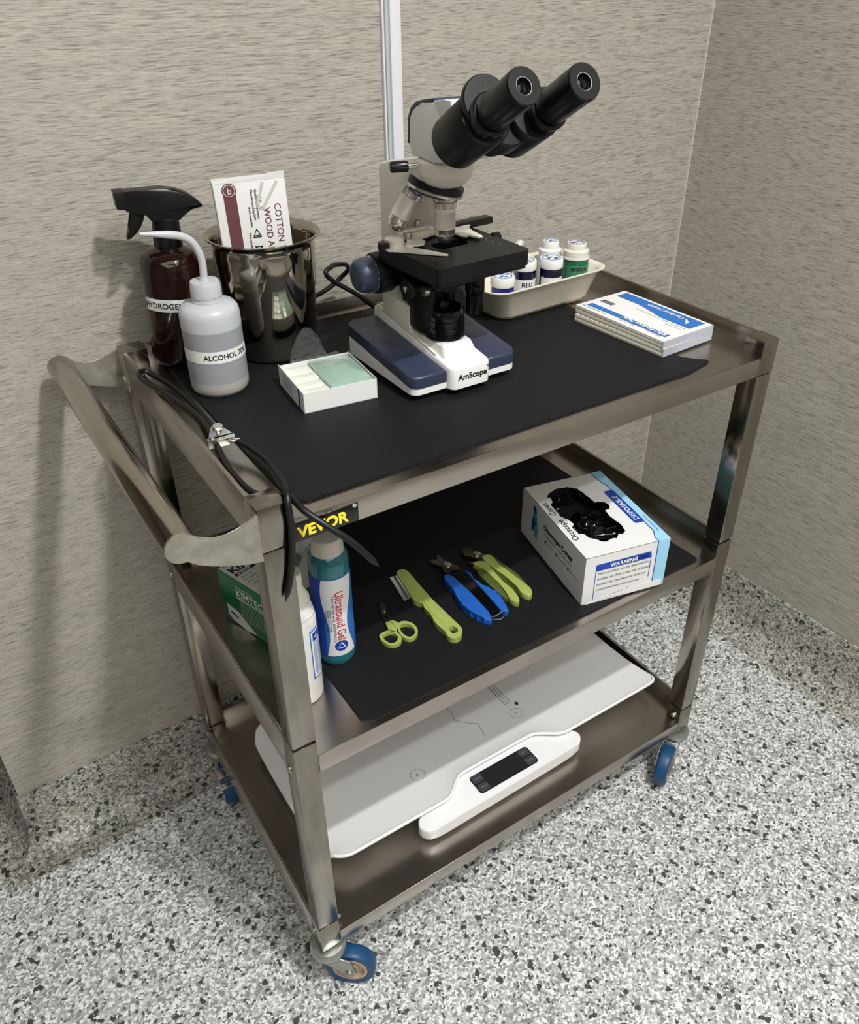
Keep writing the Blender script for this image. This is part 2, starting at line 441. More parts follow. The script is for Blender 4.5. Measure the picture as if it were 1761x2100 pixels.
def base(name, path):     # path of (point, outward offset vector) in room frame
    mb = MB()
    rows = []
    for (px, py), (ox, oy) in path:
        rows.append([mb.bm.verts.new(RM @ Vector((px + ox * d, py + oy * d, z))) for d, z in cove])
    for a, b in zip(rows, rows[1:]):
        for i in range(len(cove) - 1): mb.bm.faces.new((a[i], b[i], b[i + 1], a[i + 1]))
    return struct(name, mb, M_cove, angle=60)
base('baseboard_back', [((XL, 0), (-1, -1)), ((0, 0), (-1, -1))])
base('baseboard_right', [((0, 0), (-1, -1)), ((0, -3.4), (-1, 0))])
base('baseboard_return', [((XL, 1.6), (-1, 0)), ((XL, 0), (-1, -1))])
m = MB(); m.box(-0.0022, 0, -0.0022, 0, 0.13, 2.5, M=RM); struct('trim_2', m, pm('corner_caulk', (196, 192, 180), 0.5))
# white cable raceway on the back wall
rx0 = (0.449 - 1.145) / math.cos(RA) - 0.0035
m = MB(); m.box(rx0, rx0 + 0.0030, -0.006, 0, 0.13, 2.5, bev=0.0008, M=RM); m.mi = 1
m.box(rx0 + 0.003, rx0 + 0.0085, -0.009, 0, 0.13, 2.5, bev=0.001, M=RM); m.mi = 0
m.box(rx0 + 0.0085, rx0 + 0.0265, -0.013, 0, 0.13, 2.5, bev=0.0015, M=RM)
struct('trim_1', m, [M_pvc, M_pvcs])

# ------------------------------------------------------------------ cart
L, W, w = 0.75, 0.4632, 0.030
H = 0.8647
cart = root('utility_cart', (L / 2, W / 2, 0), 'three-tier stainless steel utility cart on blue casters against the wall', 'cart')
tiers = [(0.8412, 0.8142, 0.8635), (0.5034, 0.4748, 0.5275), (0.1265, 0.1001, 0.1545)]
for i, (zs, zb, zr) in enumerate(tiers):
    m = MB()
    m.box(0.0015, L - 0.0015, 0.001, W - 0.0015, zs - 0.0012, zs)
    m.box(w, L - w, 0.0, 0.0014, zb, zs + 0.0003, bev=0.0011)                 # front lip
    m.box(w, L - w, 0.0014, 0.010, zb, zb + 0.0012)
    t = 0.0014
    m.box(w, L - w, W - t, W, zb, zr, bev=0.0004); m.box(w, L - w, W - 0.0045, W - t, zr - 0.0014, zr, bev=0.0004)
    for x0, x1, q0, q1 in ((0, t, t, 0.0045), (L - t, L, L - 0.0045, L - t)):
        m.box(x0, x1, w, W - w, zb, zr, bev=0.0004); m.box(q0, q1, w, W - w, zr - 0.0014, zr, bev=0.0004)
    # folded corner boxes of the rim where it meets the legs
    obj('shelf', m, M_steel, cart)
def leg(x0, y0):
    m = MB(); x1, y1 = x0 + w, y0 + w
    for z0, z1 in ((0.1001, 0.1555), (0.1592, 0.5280), (0.5322, 0.8138)):
        m.box(x0, x1, y0, y1, z0, z1, bev=0.0012)
    m.box(x0 - 0.0006, x1 + 0.0006, y0 - 0.0006, y1 + 0.0006, 0.8150, H, bev=0.0014)
    m.mi = 1; m.box(x0 + 0.002, x1 - 0.002, y0 + 0.002, y1 - 0.002, 0.12, 0.84)
    return obj('leg', m, [M_steelv, M_blackgap], cart)
for x0 in (0, L - w):
    for y0 in (0, W - w): leg(x0, y0)
def bolt(p, d, r=0.0052, h=0.003):
    m = MB(); m.axis([(r, 0), (r * 1.0, h * .3), (r * .8, h * .8), (r * .35, h), (0, h)], p, d, 20)
    m.mi = 1; m.axis([(r * 1.45, 0), (r * 1.4, 0.0008), (0, 0.0008)], p, d, 20)
    return obj('bolt', m, [M_cast, M_steelv], cart)
bolt((0, 0.021, 0.4800), (-1, 0, 0)); bolt((0, 0.021, 0.1300), (-1, 0, 0)); bolt((0, W - 0.016, 0.130), (-1, 0, 0)); bolt((0, W - 0.016, 0.492), (-1, 0, 0))
bolt((L - w, 0.013, 0.1370), (-1, 0, 0), 0.005, 0.006); bolt((w, 0.016, 0.1370), (1, 0, 0), 0.0035, 0.010); bolt((w, W - 0.013, 0.137), (1, 0, 0), 0.004, 0.006)
# push handle
hz, hx, hr = 0.852, -0.073, 0.0155
m = MB(); m.cyl((hx, 0.001, hz), (hx, W - 0.001, hz), hr, seg=48, bev=0.0008)
handle = obj('push_handle', m, M_tube, cart, angle=50)
def brk(y0, y1):
    P = [(hx + hr * math.cos(a), hz + hr * math.sin(a)) for a in [math.radians(q) for q in range(70, 281, 15)]]
    low = [(-0.062, 0.829), (-0.050, 0.8225), (-0.036, 0.8165), (-0.018, 0.8105), (-0.0002, 0.8065)]
    up = [(-0.0002, 0.8600), (-0.010, 0.8550), (-0.020, 0.8510), (-0.032, 0.8490), (-0.044, 0.8500), (-0.056, 0.8560)]
    m = MB(); m.prism(P[0:] + low + up, y0, y1, bev=0.0004, M=XZ(0))
    return m
obj('bracket', brk(-0.0012, 0.0025), M_cast, handle); b2 = obj('bracket', brk(W - 0.0025, W + 0.0012), M_cast, handle)
for yy in (0.0, W - 0.03):
    m = MB(); m.box(-0.0016, -0.0002, yy + 0.001, yy + 0.030, 0.806, 0.860, bev=0.0004)
    m.axis([(0.0052, 0), (0.0045, 0.002), (0, 0.0034)], (-0.0016, yy + 0.015, 0.822), (-1, 0, 0), 20)
    obj('bracket_flange', m, M_cast, handle)
# nameplate
m = MB(); m.box(0.031, 0.1035, -0.0012, -0.0002, 0.8152, 0.8368, bev=0.0003); plate = obj('nameplate', m, M_blackg, cart, label='black nameplate with yellow lettering')
m = MB()
m.text('VEVOR', 0.0172, frame((0.0370, -0.0014, 0.8196), (1, 0, 0), (0, 0, 1)), bold=0.0006, xs=1.0, ext=0.0002)
obj('lettering', m, M_yellow, plate, angle=None)
m = MB(); m.text('®', 0.006, frame((0.0972, -0.0014, 0.8325), (1, 0, 0), (0, 0, 1))); obj('trademark', m, M_label, plate, angle=None)
# casters
def caster(cx, cy, ang, TR=.031):
    # ang: direction the wheel trails
    dx, dy = math.cos(ang), math.sin(ang)
    tr = TR; R = 0.0375; wd = 0.022
    m = MB()
    m.lathe([(0.010, 0.1005), (0.010, 0.094), (0.012, 0.094), (0.023, 0.0925), (0.0265, 0.087), (0.0262, 0.080), (0.022, 0.0745), (0.012, 0.073)], c=(cx, cy), seg=36)
    wx, wy = cx + dx * tr, cy + dy * tr
    sx, sy = -dy, dx
    A = frame((wx, wy, R), (dx, dy, 0), (0, 0, 1))     # local x along trail, y up, z sideways
    for s in (-1, 1):
        P = [(-tr - 0.018, 0.040), (-tr + 0.016, 0.040), (0.004, 0.030)] + [(0.011 * math.cos(a), 0.011 * math.sin(a)) for a in [math.radians(q) for q in (40, 10, -30, -70, -110, -150)]] + [(-0.018, 0.010), (-tr - 0.012, 0.028)]
        z = s * (wd / 2 + 0.0035)
        m.prism(P, z - 0.0012, z + 0.0012, bev=0.0004, M=A)
        m.mi = 1; m.axis([(0.0062, 0), (0.0062, 0.003), (0.003, 0.0045), (0, 0.0045)], A @ Vector((0, 0, z + s * 0.001)), A.to_3x3() @ Vector((0, 0, s)), 12); m.mi = 0
    P = [(-tr - 0.018, 0.0375), (-tr + 0.020, 0.0375), (-tr + 0.020, 0.0405), (-tr - 0.018, 0.0405)]
    m.prism(P, -wd / 2 - 0.0045, wd / 2 + 0.0045, bev=0.0006, M=A)
    cs = obj('caster', m, [M_zinc, M_cast], cart, angle=40)
    m = MB()
    ax = A.to_3x3() @ Vector((0, 0, 1)); p = A @ Vector((0, 0, -wd / 2))
    m.axis([(0.0255, 0.001), (0.035, 0.0), (0.0368, 0.002), (0.0375, 0.005), (0.0375, wd - 0.005), (0.0368, wd - 0.002), (0.035, wd), (0.0255, wd - 0.001), (0.0255, 0.001)], p, ax, 48)
    wh = obj('wheel', m, M_tyre, cs, angle=50)
    m = MB()
    m.axis([(0.006, 0.004), (0.008, 0.002), (0.011, 0.002), (0.013, 0.006), (0.020, 0.006), (0.0215, 0.0005), (0.0258, 0.0005), (0.0258, wd - 0.0005), (0.0215, wd - 0.0005), (0.020, wd - 0.006), (0.013, wd - 0.006), (0.011, wd - 0.002), (0.008, wd - 0.002), (0.006, wd - 0.004), (0.006, 0.004)], p, ax, 36)
    obj('hub', m, M_hub, cs, angle=40)
    return cs
caster(0.015, 0.015, math.radians(-38))
caster(L - 0.015, 0.015, math.radians(209), .046)
b = caster(0.015, W - 0.015, math.radians(-100), .045)
caster(L - 0.015, W - 0.015, math.radians(-150))
m = MB(); m.box(-0.016, 0.012, W - 0.094, W - 0.072, 0.0655, 0.0685, bev=0.001); m.box(-0.012, 0.008, W - 0.078, W - 0.058, 0.0765, 0.0790, bev=0.001); m.cyl((-0.016, W - 0.083, 0.067), (-0.020, W - 0.083, 0.067), 0.004); m.box(-0.014, -0.012, W - 0.090, W - 0.060, 0.060, 0.079, bev=0.0005)
obj('brake_pedal', m, M_chrome, b)

# ------------------------------------------------------------------ mats
def matpoly(x0, x1, y0, y1, notch=True):
    P = []
    n = int((x1 - x0 - 0.03) / 0.0035)
    P += [(x0 + 0.012, y0), ]
    for k in range(n):
        x = x0 + 0.015 + k * 0.0035
        P += [(x, y0), (x + 0.0012, y0 + 0.0011), (x + 0.0024, y0)]
    return P
m = MB()
P = matpoly(0.048, 0.600, 0.020, 0.3) + [(0.589, 0.0195), (0.604, 0.021), (0.622, 0.0245), (0.640, 0.0285), (0.6495, 0.0300), (0.6510, 0.0350), (0.640, 0.045), (0.6300, 0.060), (0.6230, 0.100), (0.628, 0.20), (0.632, 0.34), (0.634, 0.447), (0.30, 0.449), (0.055, 0.447), (0.046, 0.40), (0.045, 0.12), (0.046, 0.04), (0.050, 0.026)]
m.prism(P, 0.8414, 0.8440)
tag(obj('shelf_mat', m, M_mat, angle=20), 'black rubbery mat with a stitched-looking edge covering the top shelf', 'mat')
m = MB()
P = matpoly(0.100, 0.690, 0.012, 0.3) + [(0.690, 0.0125), (0.693, 0.018), (0.690, 0.10), (0.688, 0.447), (0.098, 0.447), (0.098, 0.02)]
m.prism(P, 0.5036, 0.5060)
tag(obj('shelf_mat', m, M_mat, angle=20), 'black rubbery mat lying under the nail clippers on the middle shelf', 'mat')

# ------------------------------------------------------------------ spray bottle
def wrapc(c, r, a0, z0, vertical=False):
    if vertical: return lambda x, y, z, vert=True: (c[0] + (r + z) * math.cos(a0 + y / r), c[1] + (r + z) * math.sin(a0 + y / r), z0 - x)
    return lambda x, y, z: (c[0] + (r + z) * math.cos(a0 + x / r), c[1] + (r + z) * math.sin(a0 + x / r), z0 + y)
def band(c, r, a0, a1, zb, zt, n=36):
    m = MB(); m.grid(lambda u, v: (c[0] + r * math.cos(a0 + (a1 - a0) * u), c[1] + r * math.sin(a0 + (a1 - a0) * u), zb + (zt - zb) * v), n, 2); return m
D = math.radians
Z0 = 0.8442
c = (0.070, 0.4205)
sp = root('spray_bottle', (c[0], c[1], Z0), 'tall dark amber trigger spray bottle with HYDROGEN label, behind the wash bottle', 'bottle')
m = MB(); r = 0.0375
m.lathe([(0.028, Z0), (0.033, Z0 + .001), (0.0365, Z0 + .006), (r, Z0 + .014), (r, Z0 + .118), (0.0365, Z0 + .128), (0.0335, Z0 + .137), (0.028, Z0 + .1435), (0.020, Z0 + .147), (0.0155, Z0 + .149), (0.0145, Z0 + .158)], c=c, seg=56)
obj('bottle_body', m, M_amber, sp, angle=60)
m = band(c, r + 0.0003, D(-172), D(-60), Z0 + .0765, Z0 + .092)
lb = obj('label', m, M_label, sp, label='white strip label')
m = MB(); m.text('HYDROGEN P', 0.0098, None, wrap=wrapc(c, r + 0.0005, D(-172), Z0 + .0805), bold=0.0002, ext=0); obj('lettering', m, M_ink, lb, angle=None)
m = MB(); m.lathe([(0.0165, Z0 + .149), (0.0172, Z0 + .150), (0.0165, Z0 + .172), (0.0155, Z0 + .182), (0.012, Z0 + .183)], c=c, seg=40, ribs=((1, 2, 3), 0.0005))
obj('collar', m, M_black, sp)
# trigger head: profile in plane containing -X axis
hd = Matrix.Translation((c[0], c[1], 0)) @ Matrix.Rotation(D(-8), 4, 'Z')
P = [(-0.043, 0.2035), (-0.052, 0.2035), (-0.0535, 0.2265), (-0.043, 0.2275), (0.000, 0.2300), (0.014, 0.2280), (0.028, 0.2215), (0.040, 0.2100), (0.0450, 0.2030), (0.0430, 0.2005), (0.030, 0.1975), (0.018, 0.1925), (0.0125, 0.1860), (0.0110, 0.1790), (-0.010, 0.1790), (-0.014, 0.186), (-0.023, 0.193), (-0.032, 0.201)]
m = MB(); m.prism([(a, (b - .179) * .80 + .1775 + Z0) for a, b in P], -0.0105, 0.0105, bev=0.0035, M=hd @ XZ(0), seg=3)
head = obj('trigger_head', m, M_black, sp, angle=50)
m = MB(); m.prism([(a, (b - .179) * .80 + .1775 + Z0) for a, b in [(-0.054, .2035), (-0.044, .2025), (-0.044, .228), (-0.0555, .2275)]], -0.0125, 0.0125, bev=0.001, M=hd @ XZ(0)); obj('nozzle', m, M_blackm, head)
P = [(-0.030, .201), (-0.022, .196), (-0.026, .186), (-0.030, .178), (-0.036, .171), (-0.0435, .165), (-0.0475, .1645), (-0.0465, .170), (-0.0415, .179), (-0.0385, .190), (-0.0375, .201)]
m = MB(); m.prism([(a, b - .004 + Z0) for a, b in P], -0.006, 0.006, bev=0.0018, M=hd @ XZ(0)); obj('trigger', m, M_black, head, angle=50)

sp.rotation_euler = (0, D(3.0), 0); sp.location.z -= .0004; sp.location.x += .001

# ------------------------------------------------------------------ wash bottle
c = (0.082, 0.311); r = 0.0350
wb = root('wash_bottle', (c[0], c[1], Z0), 'translucent white squeeze wash bottle labelled ALCOHOL 70% with a bent spout', 'bottle')
m = MB()
m.lathe([(0.028, Z0), (0.032, Z0 + .001), (0.0345, Z0 + .006), (r, Z0 + .012), (r, Z0 + .018)], c=c, seg=56); m.mi = 1
m.lathe([(r, Z0 + .018), (r, Z0 + .082)], c=c, seg=56, cap=False); m.mi = 2
m.lathe([(r, Z0 + .082), (r, Z0 + .097), (0.0338, Z0 + .103), (0.030, Z0 + .108), (0.022, Z0 + .1105), (0.016, Z0 + .112)], c=c, seg=56)
obj('bottle_body', m, [M_ldpec, M_ldpeb, M_ldpe], wb, angle=60)
m = MB(); m.lathe([(0.0180, Z0 + .109), (0.0182, Z0 + .113), (0.0172, Z0 + .1135), (0.0172, Z0 + .117), (0.0180, Z0 + .1175), (0.0175, Z0 + .132), (0.016, Z0 + .135), (0.006, Z0 + .1352), (0.005, Z0 + .139)], c=c, seg=48, ribs=((4, 5), 0.0004)); cap = obj('cap', m, M_ldpe, wb)
m = MB(); m.tube([(c[0], c[1], .980), (c[0] + .001, c[1], .995), (c[0] + .0005, c[1], 1.006), (.0785, c[1], 1.0185), (.072, c[1], 1.0275), (.061, c[1], 1.0335), (.047, c[1], 1.0368), (.032, c[1], 1.0395), (.020, c[1], 1.0415)], lambda t: 0.0044 if t < 0.72 else 0.0044 - (t - 0.72) / 0.28 * 0.0026, smooth=6)
obj('spout', m, M_ldpe, wb, angle=60)
m = band(c, r + 0.0003, D(-200), D(-20), Z0 + .0455, Z0 + .0605); lb = obj('label', m, M_label, wb, label='white strip label')
m = MB(); m.text('ALCOHOL 70%', 0.0088, None, wrap=wrapc(c, r + 0.0005, D(-132), Z0 + .0500), bold=0.0002, ext=0); obj('lettering', m, M_ink, lb, angle=None)

# ------------------------------------------------------------------ steel pot and swab box
c = (0.1875, 0.384)
pot = root('steel_canister', (c[0], c[1], Z0), 'tall polished steel canister with a flared rim holding the swab carton', 'canister')
m = MB(); ph = 0.155
m.lathe([(0.0500, Z0), (0.0535, Z0 + .002), (0.0565, Z0 + .008), (0.0645, Z0 + ph - .014), (0.0640, Z0 + ph - .008), (0.0665, Z0 + ph - .003), (0.0715, Z0 + ph), (0.0725, Z0 + ph + .001), (0.0722, Z0 + ph + .0022), (0.068, Z0 + ph + .0018), (0.0640, Z0 + ph - .003), (0.0622, Z0 + ph - .010), (0.0555, Z0 + .010), (0.050, Z0 + .0045), (0, Z0 + .004)], c=c, seg=96, cap=False)
obj('canister_body', m, M_pot, pot, angle=60)
cb = root('swab_carton', (0.188, 0.395, Z0 + 0.0055), 'white and maroon carton of cotton tipped swabs standing in the steel canister', 'box')
BM = Matrix.Translation((0.1875, 0.396, Z0 + .0050)) @ Matrix.Rotation(D(3.5), 4, 'X') @ Matrix.Rotation(D(-3.0), 4, 'Y') @ Matrix.Rotation(D(-14), 4, 'Z')
hw, hh, hd_ = 0.043, 0.219, 0.012
m = MB(); m.box(-hw, hw, -hd_, hd_, 0, hh, bev=0.0008, M=BM)
m.prism([(-hw, hh), (-hw + .02, hh + .003), (hw - .022, hh + .0045), (hw - .02, hh + .008), (hw, hh + .0075), (hw, hh)], -hd_, -hd_ + .0006, M=BM @ XZ(0))
cbx = obj('carton', m, M_paper, cb)
def onface(x, z, lift=0.0004): return BM @ Matrix.Translation((x, -hd_ - lift, z))
m = MB(); m.box(-hw + .0105, -hw + .0255, -hd_ - .0004, -hd_, 0.03, hh - .012, M=BM); obj('printed_band', m, M_maroon, cbx)
m = MB(); f = BM @ Matrix(((1, 0, 0, 0), (0, 0, -1, -hd_ - 0.0003), (0, 1, 0, 0), (0, 0, 0, 1)))
m.prism(circ(-hw + .018, hh - .0085, .0085), 0, .0003, M=f); m.mi = 1
m.prism(circ(-hw + .018, hh - .0085, .0072), 0.0003, .0005, M=f); m.mi = 0
m.prism(circ(-hw + .018, hh - .0085, .0064), 0.0005, .0007, M=f); m.mi = 1
m.text('b', 0.011, f @ Matrix.Translation((-hw + .0155, hh - .0125, .0009)))
obj('emblem', m, [M_maroon, M_paper], cbx, angle=None)
down = BM @ Matrix(((0, 1, 0, 0), (0, 0, -1, -hd_ - 0.0004), (-1, 0, 0, 0), (0, 0, 0, 1)))      # text x -> -z, y -> +x
m = MB()
for t_, s_, x_, z_, b_ in (('COTTON TIPPED', .0112, .0265, hh - .029, 0), ('WOOD APPLICATORS', .0112, .0130, hh - .033, 0),):
    m.text(t_, s_, down @ Matrix.Translation((-z_, x_, 0)), ext=0.0001)
tt = obj('title_lettering', m, M_maroon, cbx, angle=None)
m = MB()
for t_, s_, x_, z_ in (('Quality Components', .0042, .0045, hh - .010), ('Manufactured by DFP', .0042, -.0005, hh - .010), ('www.swabs6in', .0042, -.0052, hh - .030), ('Not made with natural rubber latex', .0047, -.0090, hh - .062), ('6 in', .0042, .0095, hh - .020)):
    m.text(t_, s_, down @ Matrix.Translation((-z_, x_, 0)), ext=0.0001)
def ring(cx, cz, r0, r1, n=20): m.prism(circ(cx, cz, r0, n), 0, .0003, M=f, holes=[circ(cx, cz, r1, n)])
def seg2(x0, z0, x1, z1, t=.0005):
    d = Vector((x1 - x0, z1 - z0)); q = Vector((-d.y, d.x)).normalized() * t
    m.prism([(x0 + q.x, z0 + q.y), (x0 - q.x, z0 - q.y), (x1 - q.x, z1 - q.y), (x1 + q.x, z1 + q.y)], 0, .0003, M=f)
zz = hh - .064
for a, b2_ in (((-.004, zz - .004), (.006, zz - .004)), ((.006, zz - .004), (.001, zz + .006)), ((.001, zz + .006), (-.004, zz - .004)), ((-.002, zz - .002), (.004, zz - .002))): seg2(*a, *b2_)
zz = hh - .084
for a, b2_ in (((-.004, zz - .005), (.006, zz + .005)), ((-.004, zz + .005), (.006, zz - .005)), ((-.001, zz - .005), (-.003, zz + .004)), ((-.003, zz + .004), (.005, zz + .004)), ((.005, zz + .004), (.003, zz - .005)), ((-.001, zz - .005), (.003, zz - .005))): seg2(*a, *b2_)
zz = hh - .105; ring(.001, zz, .0055, .0049); seg2(-.003, zz - .004, .005, zz + .004); ring(.001, zz + .0017, .0022, .0015, 12); ring(.001, zz - .0017, .0022, .0015, 12)
zz = hh - .125; m.prism([(-.004, zz), (-.002, zz + .004), (.002, zz + .005), (.005, zz + .003), (.006, zz)], 0, .0003, M=f); seg2(.001, zz, .001, zz - .005)
obj('small_print', m, M_ink, cbx, angle=None)
m = MB()
for q in (((.016, hh - .002), (.006, hh - .030)), ((.006, hh - .030), (.012, hh - .034)), ((.012, hh - .034), (.033, hh - .003))): seg2(*q[0], *q[1], t=.0018)
obj('pale_mark', m, M_kimt, cbx)

# ------------------------------------------------------------------ cover-glass box with film
sb = root('slide_box', (0.187, 0.227, Z0), 'small open white card box of glass slides with crumpled clear film on top', 'box')
SM = Matrix.Translation((0.1875, 0.2275, Z0)) @ Matrix.Rotation(D(-6), 4, 'Z')
m = MB(); a, b_ = 0.0465, 0.0455; h = 0.0255; t = 0.0008
m.box(-a, a, -b_, b_, 0, .001, M=SM); m.box(-a, a, -b_, -b_ + t, 0, h, M=SM); m.box(-a, a, b_ - t, b_, 0, h - .001, M=SM)
m.box(-a, -a + t, -b_, b_, 0, h + .0005, M=SM); m.box(a - t, a, -b_, b_, 0, h, M=SM)
bx = obj('card_box', m, M_paper, sb)
m = MB(); m.box(-a - .0003, -a, -b_ + .013, -b_ + .0185, 0, h, M=SM); obj('blue_stripe', m, M_dblue, bx)
m = MB()
for k in range(5): m.text('cover glass 22 x 22 mm slide'[: 26 - k], .0036, SM @ frame((-a - .0004, b_ - .012 - k * .001, .019 - k * .0033), (0, -1, 0), (0, 0, 1)), ext=0)
obj('small_print', m, M_grey, bx, angle=None)
m = MB(); m.box(-.008, a - .002, -b_ + .002, b_ - .002, .001, h - .002, bev=.0006, M=SM); obj('slide_stack', m, M_slide, sb)
m = MB()
for k in range(4):
    y = -b_ + .004 + k * .0215
    m.box(-a + .004, -.009, y, y + .019, .001, h - .006 - .001 * (k % 2), bev=.0006, M=SM)
obj('wrapped_stack', m, M_slidep, sb)
m = MB()
def film(u, v):
    x = -a + .014 + .064 * u; y = -b_ + .006 + .080 * v
    z = h - .0045 + .0045 * noise.noise((u * 5, v * 5, 3)) + .0025 * noise.noise((u * 13, v * 13, 1)) + .003 * v
    if v > .82: z += (v - .82) / .18 * .006
    return (x, y, z)
m.grid(film, 26, 26, M=SM)
def film2(u, v):      # the peak of film sticking up behind the box
    s_ = math.sin(PI * u)
    x = -a + .020 + .048 * u; y = b_ + .001 + .010 * v + .004 * noise.noise((u * 6, v * 6, 0))
    return (x, y + .003, h - .004 + v * .040 * max(.02, s_ ** 0.8) + .002 * noise.noise((u * 9, v * 9, 5)))
m.grid(film2, 20, 14, M=SM)
obj('clear_film', m, M_film, sb, angle=25)

# ------------------------------------------------------------------ microscope
mic = root('microscope', (0.333, 0.215, Z0), 'white and navy binocular compound microscope with black eyepieces on the top shelf', 'microscope')
bz = 0.853
m = MB(); m.prism(rrect(.262, .402, .147, .300, .012), Z0, bz + .001, bev=.001)
for x, y in ((.270, .155), (.394, .155), (.270, .290), (.394, .290)): m.cyl((x, y, Z0 - .0001), (x, y, Z0 + .004), .007)
obj('rubber_foot', m, M_black, mic)
def slopeprism(mb, poly, zbot, ztop, M=None, bev=.0):     # zbot/ztop functions of y
    n0 = len(mb.bm.faces)
    v0 = [mb.bm.verts.new((x, y, zbot(y))) for x, y in poly]; v1 = [mb.bm.verts.new((x, y, ztop(y))) for x, y in poly]
    n = len(poly)
    for i in range(n): mb.bm.faces.new((v0[i], v0[(i + 1) % n], v1[(i + 1) % n], v1[i]))
    fb = mb.bm.faces.new(v0[::-1]); ft = mb.bm.faces.new(v1)
    if bev: bmesh.ops.bevel(mb.bm, geom=list(ft.edges), offset=bev, segments=3, affect='EDGES', profile=0.5)
    mb._mi(n0)
yb0, yb1 = .139, .306
sl = lambda a, b: (lambda y: a + (b - a) * (y - yb0) / (yb1 - yb0))
m = MB(); slopeprism(m, rrect(.256, .410, yb0, yb1, .011), sl(bz, bz), sl(.8615, .8785)); base_w = obj('base', m, M_white, mic, label='white base')
m = MB(); P = [p for p in rrect(.2555, .340, yb0 - .0005, yb1 + .0005, .0112) if p[0] < .31]
P = [(.3035, yb1 + .0005)] + P[0:0] + [p for p in rrect(.2555, .340, yb0 - .0005, yb1 + .0005, .0112) if p[0] < .30] + [(.3035, yb0 - .0005)]
slopeprism(m, P, sl(.8615, .8785), sl(.8765, .8935), bev=.0035); obj('side_panel', m, M_navy, base_w, angle=50, label='navy blue side panel')
m = MB(); P = [(.666 - x, y) for x, y in P][::-1]
slopeprism(m, P, sl(.8615, .8785), sl(.8765, .8935), bev=.0035); obj('side_panel', m, M_navy, base_w, angle=50, label='navy blue side panel')
m = MB(); P = [(.3035, .312), (.3035, .136), (.3055, .131), (.310, .1275), (.356, .1275), (.3605, .131), (.3625, .136), (.3625, .312)]
slopeprism(m, P, lambda y: bz, lambda y: .8800 + (.9050 - .8800) * (y - .1275) / .185, bev=.003)
obj('centre_housing', m, M_white, base_w, angle=50)
m = MB()
for k, (x0, x1, dz) in enumerate(((.3045, .3085, .0022), (.3105, .3145, .0036), (.3515, .3555, .0036), (.3575, .3615, .0022), (.3165, .3185, .003), (.3205, .3225, .003), (.3245, .3265, .003))):
    slopeprism(m, rrect(x0, x1, .205 if k > 3 else .165, .308, .001, 2), lambda y: .878, lambda y, dz=dz: .8800 + (.9050 - .8800) * (y - .1275) / .185 + dz)
obj('ridge', m, M_cream, base_w)
m = MB()
v0 = rrect(.3085, .3585, .148, .215, .006, 4); v1 = rrect(.3125, .3545, .158, .212, .008, 4)
a0 = [m.bm.verts.new((x, y, .882)) for x, y in v0]; a1 = [m.bm.verts.new((x, y, .8985)) for x, y in v1]
for i in range(len(v0)): m.bm.faces.new((a0[i], a0[(i + 1) % len(v0)], a1[(i + 1) % len(v0)], a1[i]))
ft = m.bm.faces.new(a1); bmesh.ops.bevel(m.bm, geom=list(ft.edges), offset=.002, segments=3, affect='EDGES')
obj('lamp_pedestal', m, M_white, base_w, angle=50)
m = MB(); m.text('AmScope', .0110, frame((.3340, .1273, .8640), (1, 0, 0), (0, 0, 1)), align='CENTER', bold=.0003)
m.text('™', .004, frame((.3565, .1273, .8720), (1, 0, 0), (0, 0, 1)), align='CENTER')
obj('lettering', m, M_ink, base_w, angle=None)
# illuminator
AX = (.333, .187)
m = MB()
m.lathe([(.0225, .8985), (.0248, .900), (.0248, .906), (.0238, .9065), (.0238, .9085), (.0246, .909), (.0246, .914), (.0236, .9145), (.0236, .9165), (.0244, .917), (.0244, .922), (.0234, .9225), (.0236, .930), (.0228, .935), (.0212, .9362), (.0195, .935), (.0180, .928), (.0172, .926)], c=AX, seg=56, cap=False)
ill = obj('illuminator', m, M_blackg, mic, angle=40)
m = MB(); m.lathe([(.0178, .924), (.0150, .9285), (.0100, .9315), (.0040, .9328), (0, .933)], c=AX, seg=40, cap=False); obj('lens', m, M_glass, ill, angle=60)
# arm
P = [(.288, .895), (.2885, 1.078), (.286, 1.086), (.279, 1.0905), (.190, 1.0985), (.190, 1.084), (.2, 1.081), (.215, 1.078), (.246, 1.052), (.250, 1.042), (.250, .895)]
m = MB(); m.prism(P, .3045, .3615, bev=.0028, M=YZ(0), seg=3)
m.prism([(.225, .887), (.2895, .897), (.2895, .930), (.225, .930)], .3041, .3110, bev=.001, M=YZ(0))
arm = obj('arm', m, M_cream, mic, angle=50)
